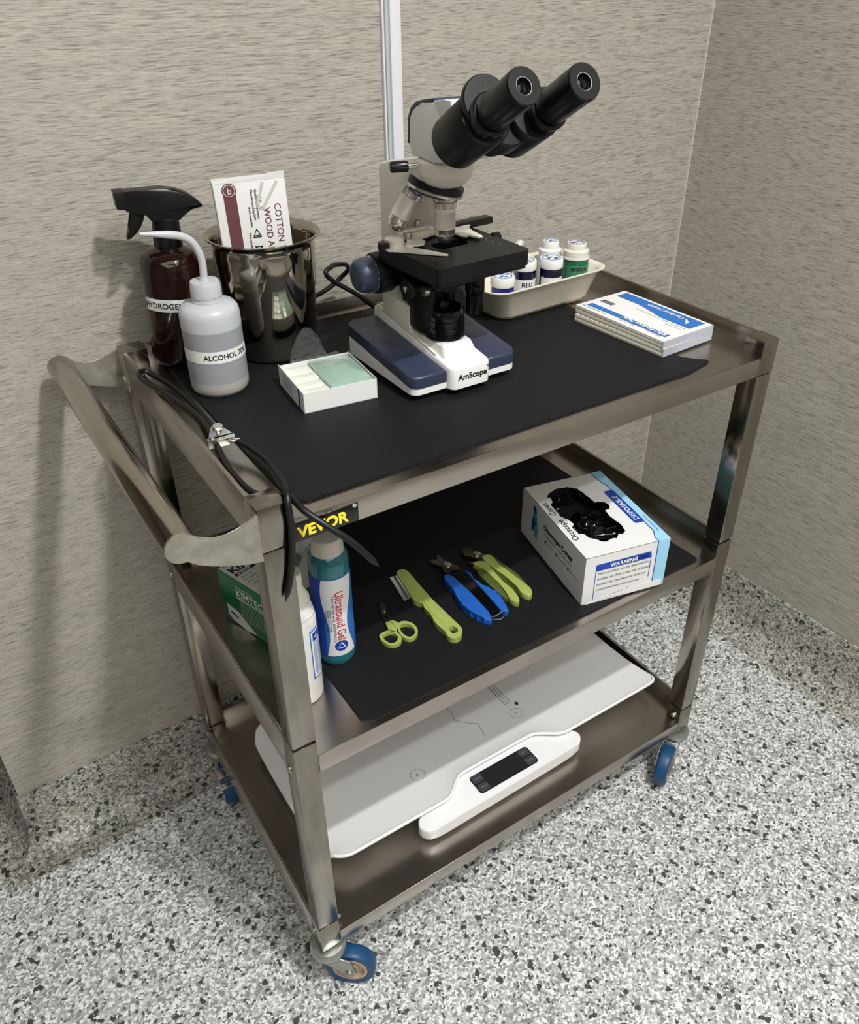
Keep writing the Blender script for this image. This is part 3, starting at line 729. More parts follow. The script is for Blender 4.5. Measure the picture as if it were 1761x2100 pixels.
# focus block, stage carrier
m = MB()
m.box(.311, .357, .205, .252, .915, .985, bev=.002)
m.box(.306, .318, .182, .235, .900, .975, bev=.006)
m.box(.345, .358, .200, .240, .915, .975, bev=.003)
m.box(.316, .350, .165, .235, .972, .990, bev=.002)
obj('focus_block', m, M_blackm, mic)
KY, KZ = .2500, .9700
for s, nm in ((-1, 'l'), (1, 'r')):
    X = lambda d: .333 + s * d
    m = MB(); m.axis([(.0235, 0), (.0245, .002), (.0245, .020), (.0235, .022), (.010, .022)], (X(.042), KY, KZ), (s, 0, 0), 64, ribs=((1, 2), .0009))
    m.axis([(.0205, 0), (.0205, .018)], (X(.028), KY, KZ), (s, 0, 0), 32)
    ck = obj('coarse_knob', m, M_black, mic)
    m = MB(); m.axis([(.0195, 0), (.0205, .001), (.0215, .004), (.0212, .012), (.0195, .019), (.0170, .0225), (.012, .0240), (0, .0245)], (X(.0635), KY, KZ), (s, 0, 0), 56)
    fk = obj('fine_knob', m, M_navyk, ck, angle=60, label='slate blue fine focus knob')
    if s < 0:
        m = MB()
        for k in range(40):
            a = 2 * PI * k / 40; ca, sa = math.cos(a), math.sin(a); ln = .0030 if k % 5 == 0 else .0016
            p = Vector((X(.0650), KY + .0213 * ca, KZ + .0213 * sa)); q = p + Vector((-ln, 0.0001 * ca, .0001 * sa))
            m.cyl(p, q, .00018, seg=4)
        obj('graduation', m, M_label, fk, angle=None)
# stage
ap = [(AX[0] + .0105 * math.cos(a) + (-.006 if math.cos(a) < 0 else .020) * 1.0, AX[1] + .0125 * math.sin(a)) for a in [2 * PI * k / 28 for k in range(28)]]
ap = [(AX[0] + (x - AX[0]), y) for x, y in ap]
SR = rotz(D(2), AX)
m = MB(); m.prism(rrect(.2735, .4045, .1160, .2440, .007), .9925, 1.0100, M=SR, holes=[ap])
m.prism(rrect(.2755, .4025, .1180, .2420, .006), .9885, .9930, M=SR, holes=[ap])
stage = obj('stage', m, M_blackm, mic, angle=40)
m = MB()
for k in range(5): m.box(.384, .386, .148 + k * .012, .1485 + k * .012, 1.0101, 1.0103, M=SR); m.box(.387, .3885, .142 + k * .012, .1432 + k * .012, 1.0101, 1.0103, M=SR)
obj('graduation', m, M_grey, stage)
m = MB(); m.prism([(.262, .208), (.262, .197), (.270, .1905), (.290, .168), (.308, .1480), (.3115, .1480), (.3115, .151), (.302, .172), (.292, .190), (.294, .197), (.300, .204), (.290, .222), (.276, .226)], 1.0108, 1.0128, bev=.0003)
m.prism([(.300, .219), (.287, .198), (.297, .190), (.306, .190), (.3145, .200), (.3130, .212), (.345, .222), (.398, .228), (.398, .236), (.345, .235)], 1.0128, 1.0146, bev=.0003)
m.prism([(.362, .224), (.361, .196), (.366, .188), (.370, .194), (.376, .180), (.383, .180), (.385, .205), (.392, .224)], 1.0128, 1.0146, bev=.0003)
m.box(.298, .345, .226, .243, 1.0105, 1.021, bev=.001, M=SR)
m.box(.300, .336, .222, .228, 1.0205, 1.0235, bev=.0005, M=SR)
holder = obj('slide_holder', m, M_satin, stage, label='brushed steel slide holder and finger')
m = MB(); m.axis([(.0115, 0), (.0118, .002), (.0112, .0035), (.0118, .005), (.0112, .0075), (.0080, .0088), (0, .009)], (.2795, .2120, 1.0128), (0, 0, 1), 36); obj('pivot_cap', m, M_satin, holder, angle=50)
for p in ((.3020, .2185, 1.0135), (.3620, .2260, 1.0135), (.324, .232, 1.021)):
    m = MB(); m.axis([(.0048, 0), (.0048, .0075), (.0040, .0085), (0, .0085)], p, (0, 0, 1), 28, ribs=((0, 1), .0004)); obj('thumb_screw', m, M_cast, holder)
m = MB(); m.box(.258, .268, .2030, .2150, 1.0105, 1.0185, bev=.001); obj('finger_stop', m, M_black, holder)
m = MB(); m.box(.372, .436, .2280, .2425, 1.0105, 1.0180, bev=.0008, M=rotz(D(4), (.372, .235))); m.box(.374, .4375, .2305, .2400, 1.0090, 1.0105, M=rotz(D(4), (.372, .235))); obj('traverse_rail', m, M_black, stage)
m = MB(); m.cyl((.404, .190, 1.006), (.414, .190, 1.006), .0065, ribs=.0005); obj('lock_screw', m, M_black, stage)
# coaxial stage controls
m = MB()
m.cyl((.384, .196, .990), (.384, .196, .966), .0085, seg=40); m.cyl((.384, .196, .968), (.384, .196, .942), .0122, seg=48, bev=.001, ribs=.0007); m.cyl((.384, .196, .940), (.384, .196, .914), .0108, seg=44, bev=.001, ribs=.0007)
obj('stage_control', m, M_black, stage)
# condenser
m = MB(); m.lathe([(.0150, .990), (.0205, .988), (.0210, .978), (.0225, .976), (.0225, .968), (.0190, .966), (.0190, .960), (.0150, .958), (0, .958)], c=AX, seg=48)
m.box(.306, .362, .162, .215, .966, .972, bev=.002)
m.prism([(.355, .156), (.362, .152), (.366, .158), (.358, .164)], .960, .963)
con = obj('condenser', m, M_black, mic)
m = MB(); m.axis([(.0058, 0), (.0062, .002), (.0062, .0040), (.0035, .005), (0, .005)], (AX[0], AX[1], .9895), (0, 0, 1), 32); m.prism(circ(0, 0, .0085, 28), 0, .0010, M=Matrix.Translation((AX[0], AX[1], .9925)), holes=[circ(0, 0, .0072, 28)]); obj('lens', m, M_chrome, con)
m = MB(); m.axis([(.0120, 0), (.0128, .001), (.0128, .006), (.0118, .0075), (.005, .0078)], (.2915, .198, .963), (-1, 0, 0), 40); m.cyl((.312, .198, .963), (.2915, .198, .963), .0068)
ck = obj('condenser_knob', m, M_blackm, mic)
m = MB(); m.axis([(.0040, 0), (.0040, .0012), (.002, .002), (0, .002)], (.2838, .198, .963), (-1, 0, 0), 20); obj('screw', m, M_chrome, ck)
m = MB(); m.cyl((.3035, .180, .962), (.2975, .180, .962), .0058, seg=28, ribs=.0003); obj('thumb_screw', m, M_chrome, con)
# mount ring, turret, objectives
m = MB(); m.lathe([(.0100, 1.0765), (.0180, 1.0775), (.0245, 1.0810), (.0285, 1.0855), (.0290, 1.0865), (.0298, 1.0870), (.0318, 1.0930), (.0322, 1.1040), (.0300, 1.1060), (.0240, 1.1068)], c=AX, seg=64)
mr = obj('mount_ring', m, M_cream, mic, angle=40)
d = Vector((-.75, .28, -.02)).normalized(); p = Vector((AX[0], AX[1], 1.1005)) + d * .030
m = MB(); m.axis([(.0030, 0), (.0030, .014)], p, d, 20); m.mi = 1; m.axis([(.0052, .012), (.0060, .014), (.0060, .030), (.0048, .032), (0, .032)], p, d, 32, ribs=((1, 2), .0005)); obj('lock_knob', m, [M_chrome, M_black], mr, label='black ribbed lock knob')
o1t, o1b = Vector((AX[0], AX[1], 1.064)), Vector((AX[0], AX[1], 1.0145))
o2t, o2b = Vector((.3165, .2225, 1.0700)), Vector((.2930, .2370, 1.0240))
tn = ((o1b - o1t).normalized() + (o2b - o2t).normalized()).normalized()
tc_ = (o1t + o2t) / 2 - tn * .0035 + Vector((.006, .001, 0))
m = MB(); m.axis([(.012, -.012), (.0270, -.011), (.0325, -.0085), (.0325, -.0015)], tc_, tn, 56, ribs=None)
m.mi = 1; m.axis([(.0325, -.0015), (.0334, -.001), (.0334, .0018), (.0315, .0026)], tc_, tn, 56); m.mi = 0
m.axis([(.0315, .0024), (.0280, .0050), (.0150, .0072), (0, .0078)], tc_, tn, 56)
tur = obj('turret', m, [M_blackm, M_chrome], mic, angle=35, label='black turret with a chrome rim')
def objective(a, b, ring_m):
    h = (b - a).length; d = b - a; k = h / .050
    q_ = 1.2
    m = MB(); m.axis([(x_ * 1.2, z_) for x_, z_ in [(.0098, -.004), (.0104, 0), (.0104, .0035 * k)]], a, d, 40)
    ob = obj('objective', m, M_chrome if ring_m is None else ring_m, tur, angle=40)
    m = MB(); m.axis([(x_ * 1.2, z_) for x_, z_ in [(.0104, .0035 * k), (.0114, .0042 * k), (.0114, .0105 * k), (.0104, .0112 * k)]], a, d, 72, ribs=((1, 2), .0005)); obj('knurled_ring', m, M_chrome, ob)
    m = MB(); m.axis([(x_ * 1.2, z_) for x_, z_ in [(.0104, .0112 * k), (.0104, .0135 * k), (.0100, .0137 * k), (.0104, .014 * k), (.0104, .0155 * k), (.0102, .0158 * k), (.0102, .0345 * k)]], a, d, 44); obj('barrel', m, M_satin, ob, angle=40)
    m = MB(); m.axis([(x_ * 1.2, z_) for x_, z_ in [(.0102, .0345 * k), (.0100, .0348 * k), (.0100, .0420 * k), (.0095, .0425 * k), (.0080, .0428 * k), (.0078, .0460 * k), (.0070, .0475 * k), (.0062, .0500 * k), (.0035, .0500 * k), (0, .0490 * k)]], a, d, 44); obj('tip', m, M_chrome, ob, angle=40)
objective(o1t, o1b, None); objective(o2t, o2b, pm('lilac_anodised', (130, 128, 160), 0.3, 1))
# head
HR = rotz(D(-5.2), AX)
E1 = Vector((.283, -.010, 1.202)); E2 = Vector((.347, -.015, 1.202))
th = D(29); az = D(264.8)
T = Vector((math.cos(az) * math.cos(th), math.sin(az) * math.cos(th), math.sin(th)))
P = [(.2150, 1.1065), (.2215, 1.118), (.2200, 1.1440), (.2140, 1.1530), (.2030, 1.1600), (.1867, 1.1640), (.1600, 1.1690), (.1300, 1.1690), (.113, 1.140), (.121, 1.121), (.138, 1.112), (.165, 1.1065)]
m = MB(); m.prism(P, .3050, .3610, bev=.0045, M=HR @ YZ(0), seg=3)
hdo = obj('head_housing', m, M_white, mic, angle=30)
m = MB(); P2 = [(.2240, 1.118), (.2226, 1.1450), (.2160, 1.1552), (.2040, 1.1626), (.1870, 1.1667), (.1610, 1.1714), (.1605, 1.1685), (.1867, 1.1635), (.2030, 1.1595), (.2140, 1.1525), (.2200, 1.1435), (.2214, 1.118)]
m.prism(P2, .3055, .3605, bev=.0006, M=HR @ YZ(0)); obj('top_strip', m, M_navy, hdo, angle=50, label='navy strip over the top of the head')
m = MB(); P3 = [(.1590, 1.1690), (.1400, 1.1725), (.1230, 1.1740), (.110, 1.145), (.1400, 1.150), (.1450, 1.153)]
m.prism(P3, .3047, .3613, bev=.0012, M=HR @ YZ(0)); obj('front_facet', m, M_white, hdo, label='bright white front facet')
sx = (E2 - E1).normalized()
upv = sx.cross(T).normalized()
if upv.z < 0: upv = -upv
mid = (E1 + E2) / 2
for k, E in enumerate((E1, E2)):
    s = -1 if k == 0 else 1
    def P_(t): return E - T * t
    m = MB()
    off = upv * .004 - sx * s * (.003 if k == 0 else .006)
    m.axis([(.0240, 0), (.0268, .003), (.0272, .030), (.0272, .066 if k == 0 else .051), (.0255, .0685 if k == 0 else .0535), (.019, .069 if k == 0 else .054)], P_(.143 if k == 0 else .128) + off, T, 56)
    body = obj('prism_body', m, M_blackm, hdo, angle=40, label='black left prism body' if k == 0 else 'black right prism body')
    m = MB(); m.axis([(.0205, 0), (.0212, .001), (.0212, .0030), (.0180, .0035), (.0180, .0150), (.0198, .0155), (.0202, .017), (.0202, .0205), (.0185, .022), (.0165, .022)], P_(.080), T, 56)
    obj('dioptre_ring', m, M_black, body, angle=35)
    m = MB(); m.axis([(.0162, 0), (.0170, .002), (.0170, .0545), (.0167, .0560), (.0160, .0570), (.0084, .0570), (.0081, .0560), (.0079, .0530), (.0074, .0520)], P_(.0570), T, 56)
    ey = obj('eyepiece', m, M_black, body, angle=35)
    m = MB(); m.axis([(.0079, 0), (.0068, .0018), (.0045, .0030), (.002, .0036), (0, .0036)], P_(.0070), T, 36); obj('lens', m, M_glass, ey, angle=60)
    m = MB(); m.axis([(.0078, 0), (.0083, .0008), (.0078, .0016), (.0074, .0008), (.0078, 0)], P_(.0020), T, 36); obj('lens_rim', m, M_satin, ey)
# bridging parts between the two bodies
m = MB(); m.axis([(.016, 0), (.0262, .002), (.0262, .022), (.024, .024)], mid - T * .108 + upv * .002, T, 48)
m.axis([(.016, 0), (.0225, .004), (.0225, .036), (.020, .040)], mid - T * .128 + upv * .003, T, 48)
obj('hinge_bridge', m, M_blackm, hdo, angle=40)
m = MB(); m.axis([(.0245, 0), (.0262, .002), (.0262, .006), (.025, .0075), (0, .0075)], E1 - T * .074 + upv * .013 + sx * .004, T, 48); obj('prism_cap', m, M_blackm, hdo)
# power cord
m = MB()
m.tube([(.345, .312, .868), (.340, .335, .872), (.334, .365, .880), (.324, .395, .889), (.313, .412, .897), (.3010, .420, .905), (.2925, .423, .9135), (.2900, .424, .9190), (.2925, .426, .9222), (.300, .430, .9235), (.313, .440, .9225), (.335, .452, .916), (.345, .462, .905), (.3385, .470, .8935), (.3222, .472, .8820), (.3040, .474, .8730), (.2850, .476, .866), (.262, .478, .850), (.250, .479, .80), (.245, .480, .70)], lambda t: .0046 if t < .16 else .0034, smooth=5, seg=14)
m.cyl((.3455, .3090, .8665), (.338, .345, .8755), .0072, .0052)
obj('power_cord', m, M_rubber, mic, angle=60)

# ------------------------------------------------------------------ stain tray
tr = root('instrument_tray', (.588, .340, Z0), 'cream plastic tray of stain bottles at the back right of the top shelf', 'tray')
TM = Matrix.Translation((.587, .338, Z0)) @ Matrix.Rotation(D(2.5), 4, 'Z')
def rring(hx_, hy_, r, z, n=8): return [Vector((x, y, z)) for x, y in rrect(-hx_, hx_, -hy_, hy_, r, n)]
def loft(mb, rings, M, capb=True):
    n0 = len(mb.bm.faces); V = [[mb.bm.verts.new(M @ p) for p in r_] for r_ in rings]
    for a_, b2 in zip(V, V[1:]):
        n = len(a_)
        for i in range(n): mb.bm.faces.new((a_[i], a_[(i + 1) % n], b2[(i + 1) % n], b2[i]))
    if capb: mb.bm.faces.new(V[0][::-1])
    return V
m = MB()
rings = [rring(.079, .038, .016, .0002), rring(.085, .044, .020, .0012), rring(.091, .049, .022, .008), rring(.1060, .0565, .025, .044), rring(.1120, .0610, .027, .0475), rring(.1145, .063, .028, .0485), rring(.1148, .0632, .028, .0500), rring(.1120, .061, .027, .0505),
         rring(.1050, .0555, .024, .0465), rring(.0890, .047, .020, .009), rring(.083, .042, .018, .0030), rring(.070, .032, .012, .0022)]
V = loft(m, rings, TM); m.bm.faces.new(V[-1])
obj('tray_body', m, M_tray, tr, angle=50)
def scribble(mb, c, r, z, seed):
    random.seed(seed)
    for k in range(9):
        a = random.uniform(0, 2 * PI); q = random.uniform(0, r * .75)
        p = (c[0] + q * math.cos(a), c[1] + q * math.sin(a)); s = random.uniform(.12, .3) * r
        mb.prism(smooth2([(p[0] - s, p[1]), (p[0], p[1] + s * .5), (p[0] + s, p[1] + random.uniform(-.5, .5) * s), (p[0], p[1] - s * .6)], 2), z, z + .0002)
    mb.prism(circ(c[0], c[1], r, 28), z, z + .0002, holes=[circ(c[0], c[1], r * .90, 28)])
tz = Z0 + .0030
def vial(c, ztop, liquid, label, txt, ang=-107, r=.0180, half=False):
    t = root('stain_bottle', (c[0], c[1], tz), label, 'bottle', 'stain bottles in the cream tray')
    zl = ztop - .0135
    m = MB(); m.lathe([(r * .8, tz), (r * .93, tz + .001), (r * .96, tz + .004), (r * .96, zl + .002)], c=c, seg=40); obj('bottle_body', m, liquid, t, angle=50)
    m = MB(); m.lathe([(r * 1.0, zl), (r * 1.02, zl + .001), (r, ztop - .002), (r * .95, ztop), (r * .90, ztop)], c=c, seg=44); cp = obj('cap', m, M_label, t, angle=40)
    m = MB(); scribble(m, c, r * .78, ztop + .0001, sum(map(ord, label))); obj('cap_print', m, M_blue, cp, angle=None)
    if txt is not None:
        m = band(c, r * .96 + .0003, D(ang - 75), D(ang + 60), tz + .022, zl - .0125); lb = obj('label', m, M_label, t)
        if txt:
            m = MB(); m.text(txt, .0098, None, wrap=wrapc(c, r * .96 + .0005, D(ang - 32), zl - .0235), bold=.0002, ext=0); obj('lettering', m, M_ink, lb, angle=None)
    return t
vial((.5215, .3175), .903, M_stainblue, 'royal blue stain bottle, leftmost in the tray beside the microscope stage', '')
vial((.5755, .3350), .913, M_stainnavy, 'navy stain bottle with a white label reading RED', 'RED')
vial((.6110, .3160), .915, M_stainnavy, 'dark stain bottle with blue printed cap, just right of the RED bottle', '')
c = (.6450, .3590)
t = root('stain_bottle', (c[0], c[1], tz), 'white bottle with a stepped white cap behind the dark stain bottles', 'bottle', 'stain bottles in the cream tray')
m = MB(); m.lathe([(.015, tz), (.0178, tz + .002), (.0180, tz + .052), (.0165, tz + .060), (.0135, tz + .063)], c=c, seg=40); obj('bottle_body', m, M_ldpe, t, angle=50)
m = MB(); m.lathe([(.0178, tz + .054), (.0180, tz + .0645), (.0150, tz + .0665), (.0128, tz + .0670), (.0128, tz + .0760), (.0120, tz + .0775)], c=c, seg=44); cp = obj('cap', m, M_label, t)
m = MB(); scribble(m, c, .0098, tz + .0776, 5); obj('cap_print', m, M_blue, cp, angle=None)
c = (.6600, .3165)
t = root('stain_bottle', (c[0], c[1], tz), 'dark green bottle with handwriting and a tall ribbed white cap, in the tray', 'bottle', 'stain bottles in the cream tray')
m = MB(); m.lathe([(.017, tz), (.0195, tz + .002), (.0198, tz + .060), (.0185, tz + .062)], c=c, seg=40); obj('bottle_body', m, M_green, t, angle=50)
m = MB(); m.lathe([(.0212, tz + .0600), (.0212, tz + .0625), (.0200, tz + .0630), (.0200, tz + .0715), (.0185, tz + .0725), (.0160, tz + .0735), (.0150, tz + .0740), (.0150, tz + .0810), (.0142, tz + .0825)], c=c, seg=56, ribs=((2, 3), .0004)); cp = obj('cap', m, M_capw, t)
m = MB(); scribble(m, c, .0118, tz + .0826, 11); obj('cap_print', m, pm('violet_ink', (90, 80, 150), .6), cp, angle=None)
m = band(c, .0201, D(-170), D(-40), tz + .030, tz + .052); obj('label', m, pm('label_green', (60, 120, 92), .5), t)
m = MB(); m.text('ersion', .0105, None, wrap=wrapc(c, .0203, D(-150), tz + .0440), bold=.0002, ext=0); m.text('oil', .0105, None, wrap=wrapc(c, .0203, D(-122), tz + .0330), bold=.0003, ext=0); obj('handwriting', m, M_ink, t, angle=None)
t = root('pipette', (.555, .372, tz), 'clear plastic dropper lying across the tray behind the stain bottles', 'pipette')
m = MB(); m.tube([(.553, .356, tz + .008), (.578, .370, tz + .038), (.592, .378, tz + .056), (.606, .386, tz + .076)], lambda q: .0025 if q < .55 else .0065, smooth=6, seg=16); obj('bulb_and_stem', m, M_clear, t, angle=60)

# ------------------------------------------------------------------ booklets
M_bind = pm('grey_binding', (170, 172, 182), .5)
def booklet(z0, h, dz, label, top, rot, off):
    B = Matrix.Translation((.653 + off[0], .158 + off[1], 0)) @ Matrix.Rotation(rot, 4, 'Z')
    t = root('paper_booklet', (.653, .158, z0), label, 'booklet', 'booklets stacked on the mat')
    hx_, hy_ = .0510, .0830
    def zt(x, y, a): return z0 + h * a + dz * (.5 - .5 * math.cos(min(1, max(0, (y + hy_) / (2 * hy_))) * PI)) * (1 if a > .5 else .4)
    m = MB(); n0 = 0
    for lay in range(6):
        a0, a1 = lay / 6, (lay + 1) / 6; sh = .00022 * math.sin(lay * 2.1 + rot * 40)
        G = {}
        nx, ny = 4, 14
        for s_, a_ in ((0, a0), (1, a1)):
            for i in range(nx + 1):
                for j in range(ny + 1):
                    x = -hx_ + 2 * hx_ * i / nx + sh; y = -hy_ + 2 * hy_ * j / ny
                    G[s_, i, j] = m.bm.verts.new(B @ Vector((x, y, zt(x, y, a_))))
        for i in range(nx):
            for j in range(ny):
                m.bm.faces.new((G[0, i, j], G[0, i, j + 1], G[0, i + 1, j + 1], G[0, i + 1, j])); m.bm.faces.new((G[1, i, j], G[1, i + 1, j], G[1, i + 1, j + 1], G[1, i, j + 1]))
        for i in range(nx): m.bm.faces.new((G[0, i, 0], G[0, i + 1, 0], G[1, i + 1, 0], G[1, i, 0])); m.bm.faces.new((G[0, i + 1, ny], G[0, i, ny], G[1, i, ny], G[1, i + 1, ny]))
        for j in range(ny): m.bm.faces.new((G[0, 0, j + 1], G[0, 0, j], G[1, 0, j], G[1, 0, j + 1])); m.bm.faces.new((G[0, nx, j], G[0, nx, j + 1], G[1, nx, j + 1], G[1, nx, j]))
    pg = obj('pages', m, M_pages, t)
    m = MB(); m.box(-hx_ - .0005, hx_ + .0005, -hy_ - .0009, -hy_ + .0004, z0 + .0001, z0 + h + (.0003 if top else -.0002), M=B); obj('binding_tape', m, M_bind, t)
    if not top: return
    def strip(x0, x1, y0, y1, lift, ny=14, sk=None):
        mm = MB(); mm.grid(lambda u, v: ((x0 + (x1 - x0) * u + (sk(v) if sk and u < .5 else 0)), y0 + (y1 - y0) * v, 0), 4, ny)
        for v in mm.bm.verts: v.co.z = zt(v.co.x, v.co.y, 1) + lift
        mm.bm.transform(B); return mm
    cv = obj('cover', strip(-hx_, hx_, -hy_, hy_, .0003), M_paper, t)
    obj('title_band', strip(-.0380, -.0270, -.074, .074, .0007), M_blue, cv)
    obj('logo_band', strip(.016, .0455, -.074, .074, .0007, sk=lambda v: .012 * max(0, min(1, (v - .35) * 3)) - .004), M_blue, cv)
    def txt(s_, size, x, y, mat, nm, bold=0, lift=.0008):
        # reads along +y, letter tops towards -x
        mm = MB(); mm.text(s_, size, Matrix(((0, -1, 0, x), (1, 0, 0, y), (0, 0, 1, 0), (0, 0, 0, 1))), bold=bold, ext=0)
        for v in mm.bm.verts: v.co.z = zt(v.co.x, v.co.y, 1) + lift
        mm.bm.transform(B); return obj(nm, mm, mat, cv, angle=None)
    txt('S/P® Bibulous Paper', .0098, -.0288, -.071, M_label, 'title_lettering', .0003, .0012)
    txt('Cardinal Health', .0105, .0375, -.045, M_label, 'maker_lettering', .0002, .0012)
    txt('100 sheets', .006, -.0385, -.070, M_grey, 'small_print'); txt('Size 4" x 6"', .006, -.0390, -.022, M_grey, 'small_print'); txt('Cat. No. B1525-100', .0058, -.0410, .030, M_grey, 'small_print')
    txt('Distributed by', .0045, .0075, -.072, M_grey, 'small_print'); txt('Cardinal Health', .0045, .0010, -.070, M_grey, 'small_print'); txt('Single use only, laboratory grade', .0045, .0090, -.040, M_grey, 'small_print')
    mm = MB()
    for k in range(14): mm.box(-.012, -.002, .050 + k * .0017, .0508 + k * .0017 + .0005 * (k % 3), 0, .00001)
    for v in mm.bm.verts: v.co.z = zt(v.co.x, v.co.y, 1) + .0007
    mm.bm.transform(B); obj('bar_pattern', mm, M_grey, cv)
    mm = MB()
    for k in range(3):
        mm.prism([(.030 + k * .002, -.052 + k * .002), (.020 + k * .003, -.060), (.0215 + k * .003, -.0605), (.032 + k * .002, -.0535 + k * .002)], 0, .00001)
    for v in mm.bm.verts: v.co.z = zt(v.co.x, v.co.y, 1) + .0012
    mm.bm.transform(B); obj('wing_emblem', mm, M_label, cv)
booklet(Z0 + .0002, .0115, -.0005, 'lower white paper booklet, its page edges showing under the top one', False, D(3.5), (-.001, .000))
booklet(Z0 + .0120, .0095, .0015, 'upper paper booklet with a blue and white Bibulous Paper cover', True, D(2.6), (.000, .001))

# ------------------------------------------------------------------ rubber tourniquet cord with clamp
tq = root('tourniquet', (.026, .170, .8455), 'black rubber tubing looped over the left rim and held by a metal clamp', 'tourniquet')
m = MB()
m.tube([(.0250, .165, .8600), (.0290, .188, .8560), (.0320, .215, .8520), (.0330, .243, .8500), (.0317, .281, .8515), (.0262, .318, .8560), (.0150, .346, .8610), (.0060, .357, .8665), (-.0030, .350, .8690), (-.0050, .331, .8690), (.0020, .296, .8690), (.0110, .252, .8690), (.0170, .214, .8680), (.0190, .184, .8650), (.0175, .155, .8600), (.0135, .120, .8540), (.0125, .085, .8520), (.0170, .052, .8500), (.0300, .0360, .8505), (.0385, .0230, .8560), (.0385, .0060, .8600), (.0420, -.0130, .8560), (.0560, -.0300, .8430), (.0760, -.0420, .8220), (.0975, -.0500, .7900)], .0034, smooth=6, seg=16, tip=.009)
t1 = obj('rubber_tube', m, M_rubber, tq, angle=60)
m = MB()
m.tube([(.0300, .2380, .8475), (.0270, .200, .8530), (.0300, .1650, .8590), (.0369, .1489, .8590), (.0455, .1245, .8570), (.0490, .0927, .8570), (.0470, .0623, .8580), (.0405, .0300, .8660), (.0330, .0050, .8705), (.0290, -.0052, .8600), (.0300, -.0046, .8392), (.0274, -.0046, .8094), (.0223, -.0046, .7797), (.0140, -.0050, .7530)], .0033, smooth=6, seg=16, tip=.009)
obj('rubber_tube', m, M_rubber, tq, angle=60)
m = MB(); CM = Matrix.Translation((.0250, .158, .8655)) @ Matrix.Rotation(D(28), 4, 'Z')
m.prism(smooth2([(-.017, -.004), (-.012, -.008), (.000, -.016), (.005, -.016), (.012, .010), (.010, .015), (.004, .016), (-.016, .001)], 2), 0, .0014, M=CM)
m.box(-.0165, .0125, -.010, -.0065, -.010, .0014, bev=.0005, M=CM @ Matrix.Rotation(D(-30), 4, 'Z')); m.box(-.004, .005, -.021, -.013, -.004, -.0025, bev=.0005, M=CM)
cl = obj('clamp', m, M_chrome, tq, label='bright metal clamp')
m = MB(); m.axis([(.0030, 0), (.0030, .0045), (.0058, .0050), (.0062, .0085), (.0048, .0098), (0, .0100)], CM @ Vector((-.001, .001, .001)), (0, -.15, 1), 28, ribs=((2, 3), .0004)); m.cyl(CM @ Vector((.003, -.017, -.003)), CM @ Vector((.006, -.022, -.003)), .0010)
for q in ((-.014, -.002), (.009, .013)): m.axis([(.0022, 0), (.0022, .0025), (0, .0028)], CM @ Vector((q[0], q[1], .0014)), (0, 0, 1), 12)
obj('clamp_screw', m, M_chrome, cl)

# ------------------------------------------------------------------ middle shelf things
ZM = .5064
# wipes carton
kb = root('wipes_carton', (.09, .24, .5036), 'green and white wipes carton standing behind the front left leg', 'box')
KM = Matrix.Translation((.0305, .2970, .5036)) @ Matrix.Rotation(D(17), 4, 'Z')     # corner: x to the right, y to the viewer = negative
kw, kl, kh = .118, .128, .0850
m = MB(); m.box(0, kw, -kl, 0, 0, kh, bev=.0010, M=KM); kx = obj('carton', m, M_kim, kb, label='green carton')
m = MB(); m.prism(rrect(.0015, kw - .0015, -kl + .0015, -.0015, .001, 1), kh, kh + .0004, M=KM, holes=[circ(.060, -.064, .034, 28, .020)]); top = obj('printed_top', m, M_kimt, kx)
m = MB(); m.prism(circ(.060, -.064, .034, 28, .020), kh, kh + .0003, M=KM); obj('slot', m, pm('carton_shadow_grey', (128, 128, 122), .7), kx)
m = MB()
TX = lambda x, y, z: KM @ frame((x, y, z), (1, 0, 0), (0, 1, 0))
m.text('KIMTECH', .0190, TX(.006, -.027, kh + .0006), bold=.0006, ext=0); m.mi = 0
m.box(.006, .088, -.036, -.030, kh + .0004, kh + .0007, M=KM)
for k, s_ in enumerate(('Delicate Task Wipers', 'Essuyeurs pour travaux', 'Pano de Limpieza', 'Laborreinigungstuch')):
    m.text(s_, .0062, TX(.008, -.044 - k * .0075, kh + .0006), ext=0)
m.text('Kimberly', .006, TX(.006, -.008, kh + .0006), ext=0)
obj('lettering', m, M_ink, top, angle=None)
m = MB(); m.text('SCIENCE', .0055, TX(.010, -.0352, kh + .0009), ext=0, bold=.0001); obj('lettering', m, M_label, top, angle=None)
FX = lambda y, z: KM @ frame((-.0004, y, z), (0, -1, 0), (0, 0, 1))
m = MB()
m.text('KIMTECH', .0165, FX(-.037, .058), bold=.0004, ext=0); m.text('Kimberly-Clark', .0060, FX(-.037, .0715), ext=0); m.box(-.0006, -.0002, -.105, -.037, .0535, .0555, M=KM)
for k in range(7): m.text('Delicate task wipers made for light duty'[k:k + 30], .0042, FX(-.043, .0485 - k * .0048), ext=0)
m.prism([(-.012, .030), (-.036, .026), (-.050, .016), (-.070, .004), (-.050, .000), (-.020, .005), (-.012, .012)], -.0006, -.0002, M=KM @ YZ(0))
fr = obj('face_print', m, M_label, kx, angle=None)
m = MB(); m.prism([(-.018, .021), (-.034, .017), (-.034, .0135), (-.018, .0175)], -.0009, -.0006, M=KM @ YZ(0)); obj('mark', m, M_ink, fr)
m = MB()
def tis(u, v):
    a = (u - .5) * 2
    return KM @ Vector((.068 + a * .026 + .022 * v, -.060 + .014 * math.sin(3 * a) * (1 - v * .5) - .020 * v, kh - .004 + .042 * v * (1 - .35 * a * a) + .004 * noise.noise((u * 5, v * 5, 2))))
m.grid(tis, 18, 12); obj('tissue', m, M_tissue, kb, angle=60)

